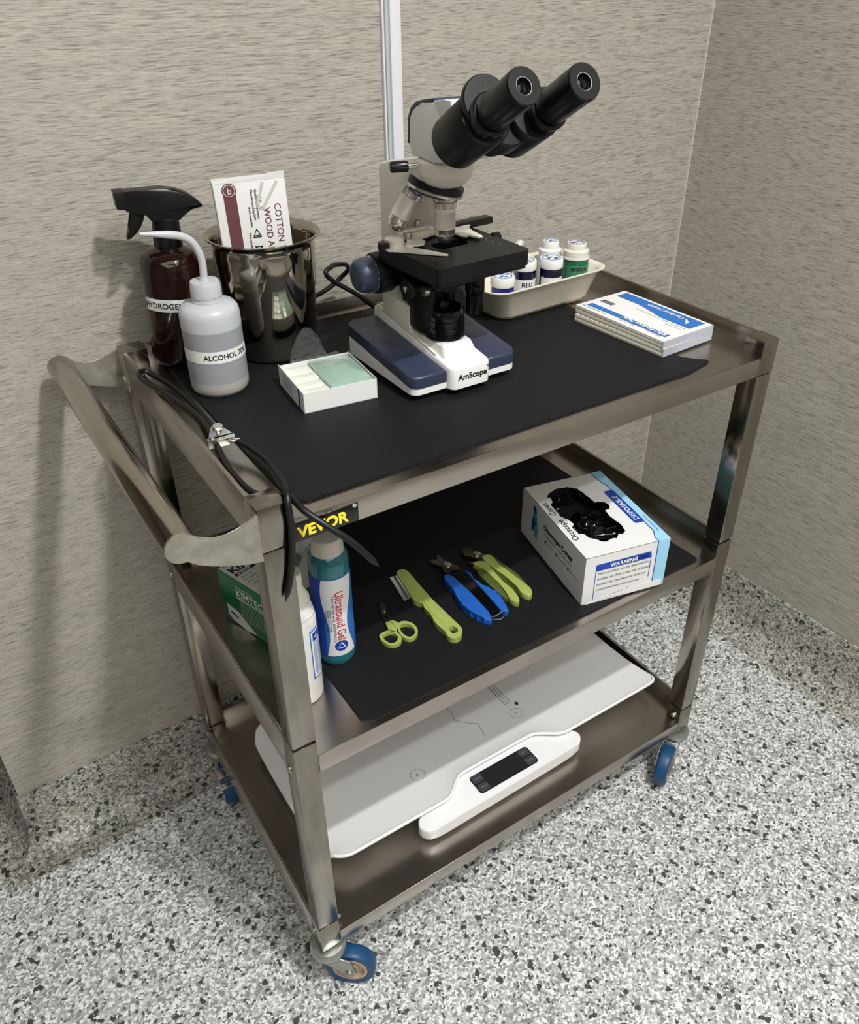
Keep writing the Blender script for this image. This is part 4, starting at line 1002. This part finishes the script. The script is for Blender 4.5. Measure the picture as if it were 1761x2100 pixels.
# white lotion bottle
c = (.0600, .1015); r = .0255; z0 = .5036
lo = root('lotion_bottle', (c[0], c[1], z0), 'white plastic bottle with a blue boxed label, half hidden by the front left leg', 'bottle')
m = MB(); m.lathe([(.020, z0), (.0240, z0 + .0015), (r, z0 + .006), (r, z0 + .126), (.0250, z0 + .131), (.0235, z0 + .135), (.0240, z0 + .1375), (.0225, z0 + .140), (.0228, z0 + .1425), (.0212, z0 + .145), (.0210, z0 + .150)], c=c, seg=48); obj('bottle_body', m, M_white, lo, angle=40)
m = MB(); m.lathe([(.0205, z0 + .149), (.0205, z0 + .158), (.0160, z0 + .168), (.0142, z0 + .172), (.0142, z0 + .192), (.0130, z0 + .195)], c=c, seg=44); obj('cap', m, M_capw, lo, angle=40)
m = band(c, r + .0003, D(-75), D(20), z0 + .040, z0 + .118); lb = obj('label_border', m, M_blue, lo)
m = band(c, r + .0005, D(-72), D(17), z0 + .042, z0 + .116); obj('label_inner', m, M_label, lb)
m = band(c, r + .0007, D(-66), D(12), z0 + .100, z0 + .113); obj('label_block', m, M_dblue, lb)
m = MB()
for k in range(16): m.text('ESS CREAM LOTION skin'[: 21 - k % 3], .0042 if k else .006, None, wrap=wrapc(c, r + .0008, D(-66), z0 + .094 - k * .0032), ext=0)
obj('lettering', m, M_blue, lb, angle=None)
m = MB(); m.text('+', .012, None, wrap=wrapc(c, r + .001, D(-60), z0 + .102), ext=0, bold=.0004); obj('lettering', m, M_label, lb, angle=None)

# gel bottle
c = (.1270, .1390); r = .0258; z0 = ZM
ge = root('gel_bottle', (c[0], c[1], z0), 'teal Ultrasound Gel bottle with white flip cap on the middle shelf mat', 'bottle')
m = MB(); m.lathe([(.019, z0), (.0235, z0 + .001), (.0255, z0 + .006), (r, z0 + .012), (r, z0 + .158), (.0255, z0 + .163), (.0240, z0 + .170), (.0205, z0 + .1745), (.0190, z0 + .176)], c=c, seg=56); obj('bottle_body', m, M_gel, ge, angle=50)
m = MB(); m.lathe([(.0205, z0 + .1735), (.0207, z0 + .176), (.0200, z0 + .1860), (.0198, z0 + .1864), (.0200, z0 + .1868), (.0192, z0 + .1945), (.0180, z0 + .1960)], c=c, seg=48); cp = obj('flip_cap', m, M_capw, ge, angle=40)
zb, zt_ = z0 + .018, z0 + .146
m = band(c, r + .0003, D(-205), D(10), zb, zt_, 60); lb = obj('label', m, M_blue, ge, label='blue and white label')
m = band(c, r + .00045, D(-205), D(-140), zb, zt_, 20); obj('label_panel', m, M_dblue, lb)
m = MB()
def wavy(u, v):
    w0 = D(-137) + D(9) * math.sin(v * 6.3 - .4); w1 = D(-62) + D(13) * math.sin(v * 6.0 + 2.2)
    a = w0 + (w1 - w0) * u; return (c[0] + (r + .0006) * math.cos(a), c[1] + (r + .0006) * math.sin(a), zb + .001 + (zt_ - zb - .002) * v)
m.grid(wavy, 24, 40); pn = obj('white_panel', m, M_label, lb, angle=60)
m = MB(); m.text('Ultrasound Gel', .0165, None, wrap=wrapc(c, r + .0008, D(-106), zt_ - .020, True), xs=.78, bold=.0002, ext=0); obj('lettering', m, M_red, pn, angle=None, label='red lettering')
m = MB(); m.text('Not for use with defibrillators', .0062, None, wrap=wrapc(c, r + .0008, D(-117), zt_ - .026, True), ext=0)
for k in range(3): m.text('Aqueous, water soluble', .0038, None, wrap=wrapc(c, r + .0008, D(-124 - k * 6), zt_ - .048, True), ext=0)
obj('lettering', m, M_ink, pn, angle=None)
m = MB(); W_ = wrapc(c, r + .0009, D(-98), 0)
m.grid(lambda u, v: W_((.009 * (v + .001)) * math.cos(2 * PI * u), z0 + .036 + .009 * (v + .001) * math.sin(2 * PI * u), 0), 28, 2); em = obj('emblem', m, M_dblue, lb, angle=None)
m = MB(); W2 = wrapc(c, r + .0011, D(-98), 0)
for (x0, y0_), (x1, y1_) in (((-.005, -.003), (.005, -.003)), ((.005, -.003), (0, .006)), ((0, .006), (-.005, -.003))):
    m.grid(lambda u, v: W2(x0 + (x1 - x0) * u + (v - .5) * .0012, z0 + .036 + y0_ + (y1_ - y0_) * u + (v - .5) * .0012, 0), 6, 1)
obj('emblem_mark', m, M_label, em, angle=None)

# flea comb
cm = root('flea_comb', (.278, .150, ZM), 'lime green handled fine-toothed comb lying left of the blue clipper', 'comb')
P = [(0.2763, 0.2305), (0.2810, 0.2365), (0.2892, 0.2359), (0.2932, 0.2265), (0.2888, 0.1519), (0.2899, 0.0812), (0.2857, 0.0719), (0.2769, 0.0659), (0.2681, 0.0675), (0.2644, 0.0766), (0.2665, 0.0872), (0.2651, 0.1076), (0.2694, 0.1272), (0.2693, 0.1427), (0.2721, 0.1525), (0.2655, 0.1643), (0.2677, 0.1753)]
def dense(P):
    Q = []
    for i, p in enumerate(P):
        q = P[(i + 1) % len(P)]; n = max(1, int(math.dist(p, q) / .02))
        for k in range(n): Q.append((p[0] + (q[0] - p[0]) * k / n, p[1] + (q[1] - p[1]) * k / n))
    return Q
m = MB(); m.prism(smooth2(dense(P), 3), ZM, ZM + .0085, holes=[smooth2([(0.2744, 0.0879), (0.2819, 0.0891), (0.2836, 0.0794), (0.2785, 0.0755), (0.2728, 0.0781)], 3)])
hdl = obj('handle', m, M_lime, cm, angle=40)
m = MB(); P = smooth2(dense([(0.2795, 0.2290), (0.2880, 0.2320), (0.2905, 0.2250), (0.2860, 0.1520), (0.2870, 0.1100), (0.278, 0.100), (.2715, .127), (.276, .155), (.272, .170)]), 2); m.prism(P, ZM + .0082, ZM + .0092, bev=.0004)
obj('raised_face', m, M_lime, hdl, angle=40)
m = MB()
for k in range(30): m.cyl((.2765 + .0022 * (k % 5) + .0004 * (k // 5), .150 + .0034 * (k // 5), ZM + .009), (.2765 + .0022 * (k % 5) + .0004 * (k // 5), .150 + .0034 * (k // 5), ZM + .0097), .0006, seg=8)
obj('grip_dots', m, M_lime, hdl)
m = MB()
n = 46
for k in range(n):
    f_ = k / (n - 1); a = Vector((.2780, .2310, ZM + .005)).lerp(Vector((.2680, .1765, ZM + .005)), f_); b = Vector((.2655, .2340, ZM + .004)).lerp(Vector((.2555, .1765, ZM + .004)), f_)
    m.cyl(a, b, .00045, .0003, seg=5)
m.box(.2655, .2685, .1765, .2310, ZM + .003, ZM + .007, M=rotz(D(-10), (.267, .204)))
obj('teeth', m, M_steelclip, cm, label='fine steel teeth')['kind'] = 'stuff'

# scissors
sc = root('scissors', (.212, .138, ZM), 'small scissors with pale lime finger loops at the left of the middle shelf mat', 'scissors')
Lo = [(0.1876, 0.1303), (0.1956, 0.1346), (0.2051, 0.1331), (0.2121, 0.1248), (0.2122, 0.1116), (0.2044, 0.1038), (0.1927, 0.1053), (0.1868, 0.1167)]
Lh = [(0.1918, 0.1275), (0.2008, 0.1300), (0.2075, 0.1255), (0.2085, 0.1151), (0.2014, 0.1085), (0.1938, 0.1105), (0.1906, 0.1193)]
Ro = [(0.2245, 0.1386), (0.2327, 0.1373), (0.2396, 0.1273), (0.2386, 0.112), (0.2292, 0.1026), (0.2194, 0.1025), (0.2139, 0.1116), (0.2159, 0.1283)]
Rh = [(0.2223, 0.1325), (0.2292, 0.1327), (0.2351, 0.1253), (0.2344, 0.1126), (0.2279, 0.1060), (0.2203, 0.1070), (0.2174, 0.1201)]
m = MB(); m.prism(smooth2(Lo, 4), ZM, ZM + .0055, holes=[smooth2(Lh, 4)]); m.prism([(.2040, .1320), (.2118, .1235), (.2165, .1330), (.2160, .1500), (.2085, .1500), (.2070, .1420)], ZM, ZM + .0055, bev=.0008); obj('finger_loop', m, M_lime, sc, angle=50)
m = MB(); m.prism(smooth2(Ro, 4), ZM, ZM + .0060, holes=[smooth2(Rh, 4)]); m.prism([(.2170, .1310), (.2250, .1380), (.2205, .1480), (.2165, .1500), (.2160, .1340)], ZM, ZM + .0060, bev=.0008); obj('finger_loop', m, M_lime, sc, angle=50)
m = MB(); m.prism([(0.2246, 0.1965), (0.2280, 0.1950), (0.2285, 0.185), (0.2237, 0.1746), (0.2200, 0.1490), (0.2150, 0.1490), (.2190, .172)], ZM + .003, ZM + .0045, bev=.0003); obj('blade', m, M_blade, sc)
m = MB(); m.prism([(0.2240, 0.1962), (0.2260, 0.190), (0.2200, 0.1746), (0.2160, 0.149), (0.2093, 0.150), (0.212, 0.1644), (0.216, 0.1797)], ZM + .0012, ZM + .0028, bev=.0003); bl = obj('blade', m, M_blade, sc)
m = MB(); m.axis([(.0022, 0), (.0022, .001), (0, .0018)], (.2193, .1720, ZM + .0045), (0, 0, 1), 16); obj('pivot_screw', m, M_chrome, sc)

def clipper_head(P, piv, parent, z):
    m = MB(); m.prism(P, z, z + .0045, bev=.0006); hd2 = obj('cutting_head', m, M_blade, parent, label='steel cutting head')
    m = MB(); m.axis([(.0050, 0), (.0050, .002), (.0032, .0028), (.0032, .004), (0, .0045)], (piv[0], piv[1], z + .0045), (0, 0, 1), 24)
    m.tube([(piv[0] - .004, piv[1] + .004, z + .007), (piv[0], piv[1] + .001, z + .0095), (piv[0] + .003, piv[1] - .005, z + .007)], .0009, seg=8)
    obj('spring', m, M_chrome, hd2)
    return hd2
# blue clipper
bc = root('nail_clipper', (.343, .130, ZM), 'pet nail clipper with bright blue and black handles and a wire loop at the end', 'clipper')
clipper_head(smooth2([(0.3327, 0.2290), (0.3390, 0.2300), (0.3450, 0.2240), (0.3480, 0.2330), (0.3525, 0.2350), (0.3545, 0.2290), (0.3515, 0.2212), (0.3620, 0.1929), (0.3560, 0.1850), (0.3430, 0.1840), (0.3366, 0.1910), (0.3418, 0.2072), (0.3350, 0.2170)], 2), (.350, .2040), bc, ZM + .006)
def scal(P): return P
PL = [(0.3316, 0.1870), (0.3390, 0.1850), (0.3420, 0.1740), (0.3415, 0.1300), (0.3396, 0.0830), (0.3345, 0.0690), (0.3297, 0.0680)]
for k in range(9):      # scalloped outer edge
    f_ = k / 8; y = .0740 + .094 * f_; x = .3262 - .0095 * math.sin(PI * min(1, f_ * 1.15 + .05)) ; PL += [(x - .0008, y), (x + .0008, y + .006)]
PL += [(.3262, .1760)]
m = MB(); m.prism(PL, ZM, ZM + .0115, bev=.0018); obj('grip', m, M_bluep, bc, angle=40, label='blue left grip')
PR = [(0.3640, 0.1840), (0.3625, 0.1525), (0.3551, 0.0775), (0.3585, 0.0690)]
for k in range(8):
    f_ = k / 7; y = .0720 + .082 * f_; x = .3640 + .0095 * math.sin(PI * min(1, f_ * 1.1 + .05)); PR += [(x + .0006, y), (x - .0008, y + .006)]
PR += [(.3690, .166)]
m = MB(); m.prism(PR, ZM, ZM + .0115, bev=.0018); obj('grip', m, M_bluep, bc, angle=40, label='blue right grip')
m = MB(); m.prism([(0.3400, 0.1850), (0.3480, 0.1900), (0.3640, 0.1850), (0.3645, 0.1525), (0.3560, 0.0790), (0.3400, 0.0790), (0.3415, .13)], ZM + .0005, ZM + .0105, bev=.0012); obj('inner_handle', m, M_blackg, bc, label='black inner handle')
m = MB(); m.tube([(.3345, .0790, ZM + .0120), (.3350, .0720, ZM + .0125), (.3390, .0690, ZM + .013), (.3480, .0700, ZM + .013), (.3560, .0715, ZM + .0130), (.3590, .0700, ZM + .0125)], .0008, seg=8); m.tube([(.340, .0745, ZM + .002), (.350, .0690, ZM + .002), (.357, .071, ZM + .002)], .0008, seg=8); obj('wire_loop', m, M_chrome, bc)
# green clipper
gc = root('nail_clipper', (.402, .140, ZM), 'pet nail clipper with lime and olive handles beside the blue one', 'clipper')
clipper_head([(0.387, 0.2172), (0.3910, 0.2240), (0.3984, 0.2254), (0.4044, 0.2185), (0.4136, 0.1940), (0.4086, 0.1854), (0.3997, 0.1850), (0.3957, 0.1912), (0.3921, 0.2036), (0.3855, 0.2090)], (.4030, .2010), gc, ZM + .006)
m = MB(); m.box(.3835, .3895, .186, .194, ZM + .004, ZM + .008, bev=.0008, M=rotz(D(20), (.386, .19))); obj('safety_latch', m, M_blade, gc)
gL = [(0.3853, 0.1877), (0.4006, 0.1833), (0.4026, 0.1693), (0.3968, 0.1429), (0.3966, 0.1143), (0.3965, 0.0922), (0.3900, 0.0781), (0.3845, 0.0791), (0.3810, 0.0902), (0.3880, 0.112), (0.3890, 0.140), (.3910, .160), (.388, .172)]
gLo = [(.3790, .1690), (.3870, .1720), (.3905, .1600), (.3885, .1400), (.3875, .1120), (.3805, .0930), (.3765, .1010), (.3755, .1200), (.3765, .1450)]
m = MB(); m.prism(smooth2(gL, 2), ZM, ZM + .0115, bev=.0015); obj('handle', m, M_lime, gc, angle=45, label='lime left handle')
m = MB(); m.prism(smooth2(gLo, 2), ZM, ZM + .0100, bev=.002); obj('grip_pad', m, M_olive, gc, angle=45, label='olive left grip pad')
gR = [(0.4043, 0.1900), (0.4110, 0.1935), (0.4197, 0.1887), (0.4200, 0.1780), (0.4150, 0.1628), (0.4190, 0.1402), (0.4185, 0.1060), (0.4215, 0.0920), (0.4160, 0.0812), (0.4088, 0.0794), (0.4039, 0.0870), (0.4040, 0.0964), (0.4079, 0.1158), (0.4039, 0.1561), (0.4028, 0.1701)]
gRo = [(.4195, .1850), (.4235, .1741), (.4215, .1660), (.4262, .1402), (.4250, .1200), (.4222, .1000), (.4190, .1080), (.4195, .1400), (.4158, .1620), (.4195, .1760)]
m = MB(); m.prism(smooth2(gR, 2), ZM, ZM + .0115, bev=.0015); obj('handle', m, M_lime, gc, angle=45, label='lime right handle')
m = MB(); m.prism(smooth2(gRo, 2), ZM, ZM + .0100, bev=.0012); obj('grip_pad', m, M_olive, gc, angle=45, label='olive right grip pad')

# otoscope cone box
ob = root('cone_carton', (.551, .105, ZM), 'open white and pale blue Otoscope Cones carton full of black cones', 'box')
OM = Matrix.Translation((.4655, .0300, ZM)) @ Matrix.Rotation(D(-12.2), 4, 'Z')     # front-left corner
ow, ol, oh = .1385, .1990, .0840
m = MB(); t = .0007
m.box(0, ow, 0, t, 0, oh, M=OM); m.box(0, ow, ol - t, ol, 0, oh, M=OM); m.box(0, t, 0, ol, 0, oh, M=OM); m.box(ow - t, ow, 0, ol, 0, oh, M=OM); m.box(0, ow, 0, ol, 0, t, M=OM)
random.seed(3)
hole = [(.030, .170), (.046, .178), (.066, .176), (.078, .166), (.082, .140), (.084, .122), (.090, .121), (.099, .116), (.101, .106), (.096, .098), (.087, .096), (.086, .080), (.090, .055), (.088, .040), (.080, .034), (.074, .036), (.066, .028), (.060, .030), (.048, .026), (.040, .030), (.036, .038), (.030, .042), (.028, .052), (.020, .058), (.019, .076), (.026, .082), (.024, .094), (.016, .106), (.017, .140), (.024, .146), (.026, .156), (.022, .162)]
hole2 = []
for i, p in enumerate(hole):
    q = hole[(i + 1) % len(hole)]
    for k in range(4):
        j = random.uniform(-.0007, .0007) if k else 0
        hole2.append((p[0] + (q[0] - p[0]) * k / 4 + j, p[1] + (q[1] - p[1]) * k / 4 + j))
m.prism([(0, 0), (ow, 0), (ow, ol), (0, ol)], oh - t, oh, M=OM, holes=[hole2])
cx_ = obj('carton', m, M_paper, ob, angle=30)
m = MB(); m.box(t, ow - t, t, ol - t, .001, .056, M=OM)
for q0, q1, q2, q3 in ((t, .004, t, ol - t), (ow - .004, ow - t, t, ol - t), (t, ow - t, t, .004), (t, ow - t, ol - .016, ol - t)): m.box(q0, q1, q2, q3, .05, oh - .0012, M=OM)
obj('painted_shade_liner', m, M_blackgap, ob)  # black lining paints in the shade inside the white carton
random.seed(12)
for k in range(34):
    x = random.uniform(.018, .098); y = random.uniform(.030, .170); z = .0605 + random.uniform(0, .010)
    a = random.uniform(0, 2 * PI); tl = random.uniform(-.3, .3)
    p = OM @ Vector((x, y, z)); d = OM.to_3x3() @ Vector((math.cos(a), math.sin(a), tl))
    m = MB(); m.axis([(.0018, .030), (.0030, .020), (.0062, .006), (.0070, .005), (.0074, 0), (.0066, 0), (.0055, .004), (.001, .028)], p - d.normalized() * .014, d, 16)
    o = obj('otoscope_cone', m, M_blackg, angle=50)
    tag(o, 'glossy black otoscope cone lying loose inside the open carton', 'cone', 'black cones inside the carton')
TP = lambda x, y, z=.0003: OM @ Matrix(((0, -1, 0, x), (1, 0, 0, y), (0, 0, 1, oh + z), (0, 0, 0, 1)))      # reads along +y
m = MB(); m.prism([(ow, 0), (ow - .019, 0), (ow - .019, .010), (ow - .012, .024), (ow - .012, .155), (ow - .017, .178), (ow - .017, ol), (ow, ol)], oh, oh + .0004, M=OM)
m.box(ow - .019, ow + .0004, -.0004, 0, 0, oh + .0004, M=OM); m.box(ow, ow + .0004, 0, ol, 0, oh + .0004, M=OM)
pb = obj('blue_border', m, M_lblue, cx_, label='pale blue printed border')
m = MB()
for a, b in (((ow - .0198, 0), (ow - .0198, .010)), ((ow - .0198, .010), (ow - .0128, .024)), ((ow - .0128, .024), (ow - .0128, .155)), ((ow - .0128, .155), (ow - .0178, .178)), ((ow - .0178, .178), (ow - .0178, ol))):
    m.prism([(a[0] - .0006, a[1]), (a[0] + .0006, a[1]), (b[0] + .0006, b[1]), (b[0] - .0006, b[1])], oh + .0002, oh + .0006, M=OM)
m.box(ow - .0204, ow - .0192, -.0006, 0, 0, oh, M=OM)
m.prism(rrect(ow - .0275, ow - .0110, .050, .142, .0035, 4), oh + .0004, oh + .0007, M=OM)
m.box(.060, .1050, -.0004, 0, .060, .0665, M=OM); m.prism(rrect(.018, .1095, .057, .0685, .002, 3), -.0004, 0, M=OM @ XZ(0))
for a, b in (((.018, .004), (.018, .062)), ((.1095, .022), (.1095, .062)), ((.040, .0045), (.078, .012))):
    m.prism([(a[0], a[1]), (a[0] + .0010, a[1]), (b[0] + .0010, b[1]), (b[0], b[1])], -.0004, 0, M=OM @ XZ(0))
bp_ = obj('blue_print', m, M_dblue, cx_, label='deep blue printed panels')
m = MB(); m.text('DISPOSABLE', .0118, TP(ow - .0155, .0570, .0010), bold=.0002, ext=0, spacing=1.05)
obj('lettering', m, M_label, bp_, angle=None)
m = MB()
m.text('WARNING', .0088, OM @ frame((.064, -.0008, .0595), (1, 0, 0), (0, 0, 1)), align='CENTER', bold=.0004, ext=0, spacing=1.1); obj('lettering', m, M_label, bp_, angle=None)
m = MB()
m.text('Otoscope', .0135, TP(.0145, .044), bold=.0002, ext=0); m.text('Cones', .0135, TP(.0135, .112), bold=.0002, ext=0)
obj('top_lettering', m, M_ink, cx_, angle=None)
m = MB(); m.text('Net Contents 50 pcs', .0050, TP(ow - .0040, .022, .0006), ext=0)
obj('border_lettering', m, M_ink, cx_, angle=None)
m = MB()
LF = lambda y, z: OM @ frame((-.0004, y, z), (0, -1, 0), (0, 0, 1))
m.text('Otoscope Cones', .0128, LF(.125, .0535), bold=.0005, ext=0)
m.text('DISPOSABLE • ONE USE ONLY', .0060, LF(.122, .0440), ext=0, spacing=1.1)
for k, s_ in enumerate(('Standard fit', 'Smooth finish', 'High quality')): m.text(s_, .0045, LF(.112 - k * .036, .0335), ext=0); m.box(-.0006, -.0002, .114 - k * .036, .118 - k * .036, .0325, .037, M=OM)
obj('side_lettering', m, M_ink, cx_, angle=None)
m = MB()
for k, s_ in enumerate(('These products are not approved for', 'multiple use. Due to the risk of disease', 'transfer, the manufacturer does not', 'recommend more than one use.')):
    m.text(s_, .0056, OM @ frame((.022, -.0008, .0500 - k * .0098), (1, 0, 0), (0, 0, 1)), ext=0)
obj('warning_text', m, M_ink, cx_, angle=None)
m = MB(); fp = OM @ YZ(0)
m.prism([(.150, .046), (.149, .066), (.152, .074), (.158, .076), (.161, .070), (.158, .060), (.162, .048), (.163, .030), (.158, .028)], -.0006, -.0002, M=fp); m.mi = 1
m.prism([(.150, .047), (.157, .060), (.153, .064), (.146, .058), (.142, .040), (.143, .022), (.150, .022), (.153, .032)], -.0009, -.0005, M=fp); obj('otoscope_picture', m, [M_dblue, pm('print_teal', (90, 150, 170), .5)], cx_)
m = MB(); m.prism([(.006, .0), (.010, .002), (.030, .003), (.040, .0075), (.048, .006), (.066, .006), (.068, .011), (.096, .010), (.108, .012), (.134, .010), (.134, 0)], -.0012, -.0007, M=OM @ XZ(0)); 
obj('flap_edge', m, M_paper, cx_)

# ------------------------------------------------------------------ baby scale on the bottom shelf
ZB = .1267
sl_ = root('infant_scale', (.40, .23, ZB), 'white curved infant weighing scale with a black display on the bottom shelf', 'scale')
x0, x1, y0, y1 = .0560, .7340, .0740, .3850
def zprof(v):
    y = v
    return .0210 + .0210 * abs(2 * v - 1) ** 2.6
def outline(u, v):
    r = .040; X = x0 + (x1 - x0) * u; Y = y0 + (y1 - y0) * v
    return X, Y
m = MB(); NU, NV = 48, 26
def warp(u, v):
    # square -> rounded rectangle
    hx_, hy_ = (x1 - x0) / 2, (y1 - y0) / 2; cx0, cy0 = (x0 + x1) / 2, (y0 + y1) / 2
    X, Y = (2 * u - 1) * hx_, (2 * v - 1) * hy_; r = .040 if u < .5 else .018
    ax, ay = abs(X), abs(Y)
    if ax > hx_ - r and ay > hy_ - r:
        dx, dy = ax - (hx_ - r), ay - (hy_ - r); mxx = max(dx, dy); l = math.hypot(dx, dy)
        if l > 1e-9: dx, dy = dx / l * mxx, dy / l * mxx
        ax, ay = hx_ - r + dx, hy_ - r + dy
    # front edge bulges out in the middle where the display is joined
    yy = math.copysign(ay, Y)
    return cx0 + math.copysign(ax, X), cy0 + yy
def dipf(x):
    return max(0, min(1, (x - .262) / .050)) * max(0, min(1, (.512 - x) / .058))
def top_s(u, v):
    x, y = warp(u, v); f_ = max(0, (.5 - v) * 2) ** 2
    d = dipf(x); s_ = d * d * (3 - 2 * d)
    return (x, y + .030 * f_ * s_, ZB + zprof(v) - .002 * f_ * s_)
m.grid(top_s, NU, NV)
def bot_s(u, v):
    x, y, z = top_s(u, v); k = .965; cx0, cy0 = (x0 + x1) / 2, (y0 + y1) / 2
    return (cx0 + (x - cx0) * .985, cy0 + (y - cy0) * .97, z - .0075)
G = bot_s
def side(s0, s1, n, fn):
    m.grid(lambda u, v: Vector(top_s(*fn(u))).lerp(Vector(bot_s(*fn(u))), v), n, 2)
side(0, 1, NU, lambda t_: (t_, 0)); side(0, 1, NU, lambda t_: (t_, 1)); side(0, 1, NV, lambda t_: (0, t_)); side(0, 1, NV, lambda t_: (1, t_))
m.grid(bot_s, NU, NV)
bmesh.ops.remove_doubles(m.bm, verts=m.bm.verts, dist=.00002)
pan = obj('weighing_pan', m, M_scale, sl_, angle=40)
ring_ = [top_s(k / 60, 0) for k in range(61)] + [top_s(1, k / 30) for k in range(1, 31)] + [top_s(1 - k / 60, 1) for k in range(1, 61)] + [top_s(0, 1 - k / 30) for k in range(1, 31)]
m = MB(); m.tube([(x_, y_, z_ - .0020) for x_, y_, z_ in ring_], .0030, smooth=1, seg=10); obj('pan_rim', m, M_scale, pan, angle=60)
m = MB(); m.box(.150, .640, .130, .330, ZB + .0001, ZB + .0150, bev=.004)
obj('base', m, M_white, sl_)
P = [(.203, .062), (.208, .0500), (.224, .0430), (.30, .0430), (.40, .0440), (.505, .0460), (.526, .0520), (.534, .064), (.528, .078), (.510, .086), (.478, .100), (.455, .110), (.40, .115), (.34, .115), (.305, .108), (.283, .095), (.255, .084), (.215, .078)]
m = MB(); m.prism(smooth2(P, 3), ZB + .008, ZB + .0310, bev=.0035, seg=3); con_ = obj('console', m, M_scale, sl_, angle=40)
m = MB(); m.prism(rrect(.3180, .4380, .0560, .0935, .006), ZB + .0305, ZB + .0317, M=None); ds = obj('display', m, M_disp, con_, label='black display panel')
for s_, x_, y_ in (('HOLD', .320, .0768), ('ZERO', .320, .0580), ('ON', .4165, .0768), ('UNIT', .4165, .0580)):
    m = MB(); m.prism(rrect(x_, x_ + .0195, y_, y_ + .0155, .003, 3), ZB + .0317, ZB + .0323); m.mi = 1
    m.text(s_, .0048, frame((x_ + .0045, y_ + .0060, ZB + .0325), (1, 0, 0), (0, 1, 0)), ext=0)
    obj('button', m, [M_dispk, M_grey], ds, angle=None)
def zpan(x, y): v = (y - y0) / (y1 - y0); return ZB + zprof(v) + .0004
for cx1, cy1 in ((.2550, .1500), (.4750, .1660)):
    m = MB()
    n = 30
    for r0, r1 in ((.0125, .0118),):
        V0 = [m.bm.verts.new((cx1 + r0 * math.cos(2 * PI * k / n), cy1 + r0 * math.sin(2 * PI * k / n), zpan(0, cy1 + r0 * math.sin(2 * PI * k / n)))) for k in range(n)]
        V1 = [m.bm.verts.new((cx1 + r1 * math.cos(2 * PI * k / n), cy1 + r1 * math.sin(2 * PI * k / n), zpan(0, cy1 + r1 * math.sin(2 * PI * k / n)))) for k in range(n)]
        for k in range(n): m.bm.faces.new((V0[k], V0[(k + 1) % n], V1[(k + 1) % n], V1[k]))
    m.text('0', .009, frame((cx1 - .003, cy1 - .003, zpan(0, cy1)), (1, 0, 0), (0, 1, 0)), ext=0)
    obj('ring_mark', m, M_grey, pan, angle=None)
m = MB()
def ln(pts):
    for (ax, ay), (bx_, by_) in zip(pts, pts[1:]):
        d = Vector((bx_ - ax, by_ - ay)); q = Vector((-d.y, d.x)).normalized() * .0004
        k0 = 4
        for k in range(k0):
            a_ = Vector((ax, ay)).lerp(Vector((bx_, by_)), k / k0); b3 = Vector((ax, ay)).lerp(Vector((bx_, by_)), (k + 1) / k0)
            vv = [m.bm.verts.new((p.x, p.y, zpan(0, p.y))) for p in (a_ + q, a_ - q, b3 - q, b3 + q)]; m.bm.faces.new(vv)
ln([(.372, .260), (.380, .235), (.374, .215), (.392, .195), (.404, .185), (.398, .160), (.405, .140), (.392, .118)])
obj('line_mark', m, M_grey, pan, angle=None)
m = MB()
for k in range(3): m.text('Digital weighing platform max 20 kg', .0042, Matrix(((0, 1, 0, .470 + k * .006), (-1, 0, 0, .255), (0, 0, 1, 0), (0, 0, 0, 1))), ext=0)
m.prism([(.486, .185), (.490, .190), (.494, .185), (.490, .180)], 0, .0001)
m.prism([(.482, .275), (.486, .281), (.489, .274)], 0, .0001)
for v in m.bm.verts: v.co.z = zpan(0, v.co.y) + .0002
obj('pan_print', m, M_ink, pan, angle=None)
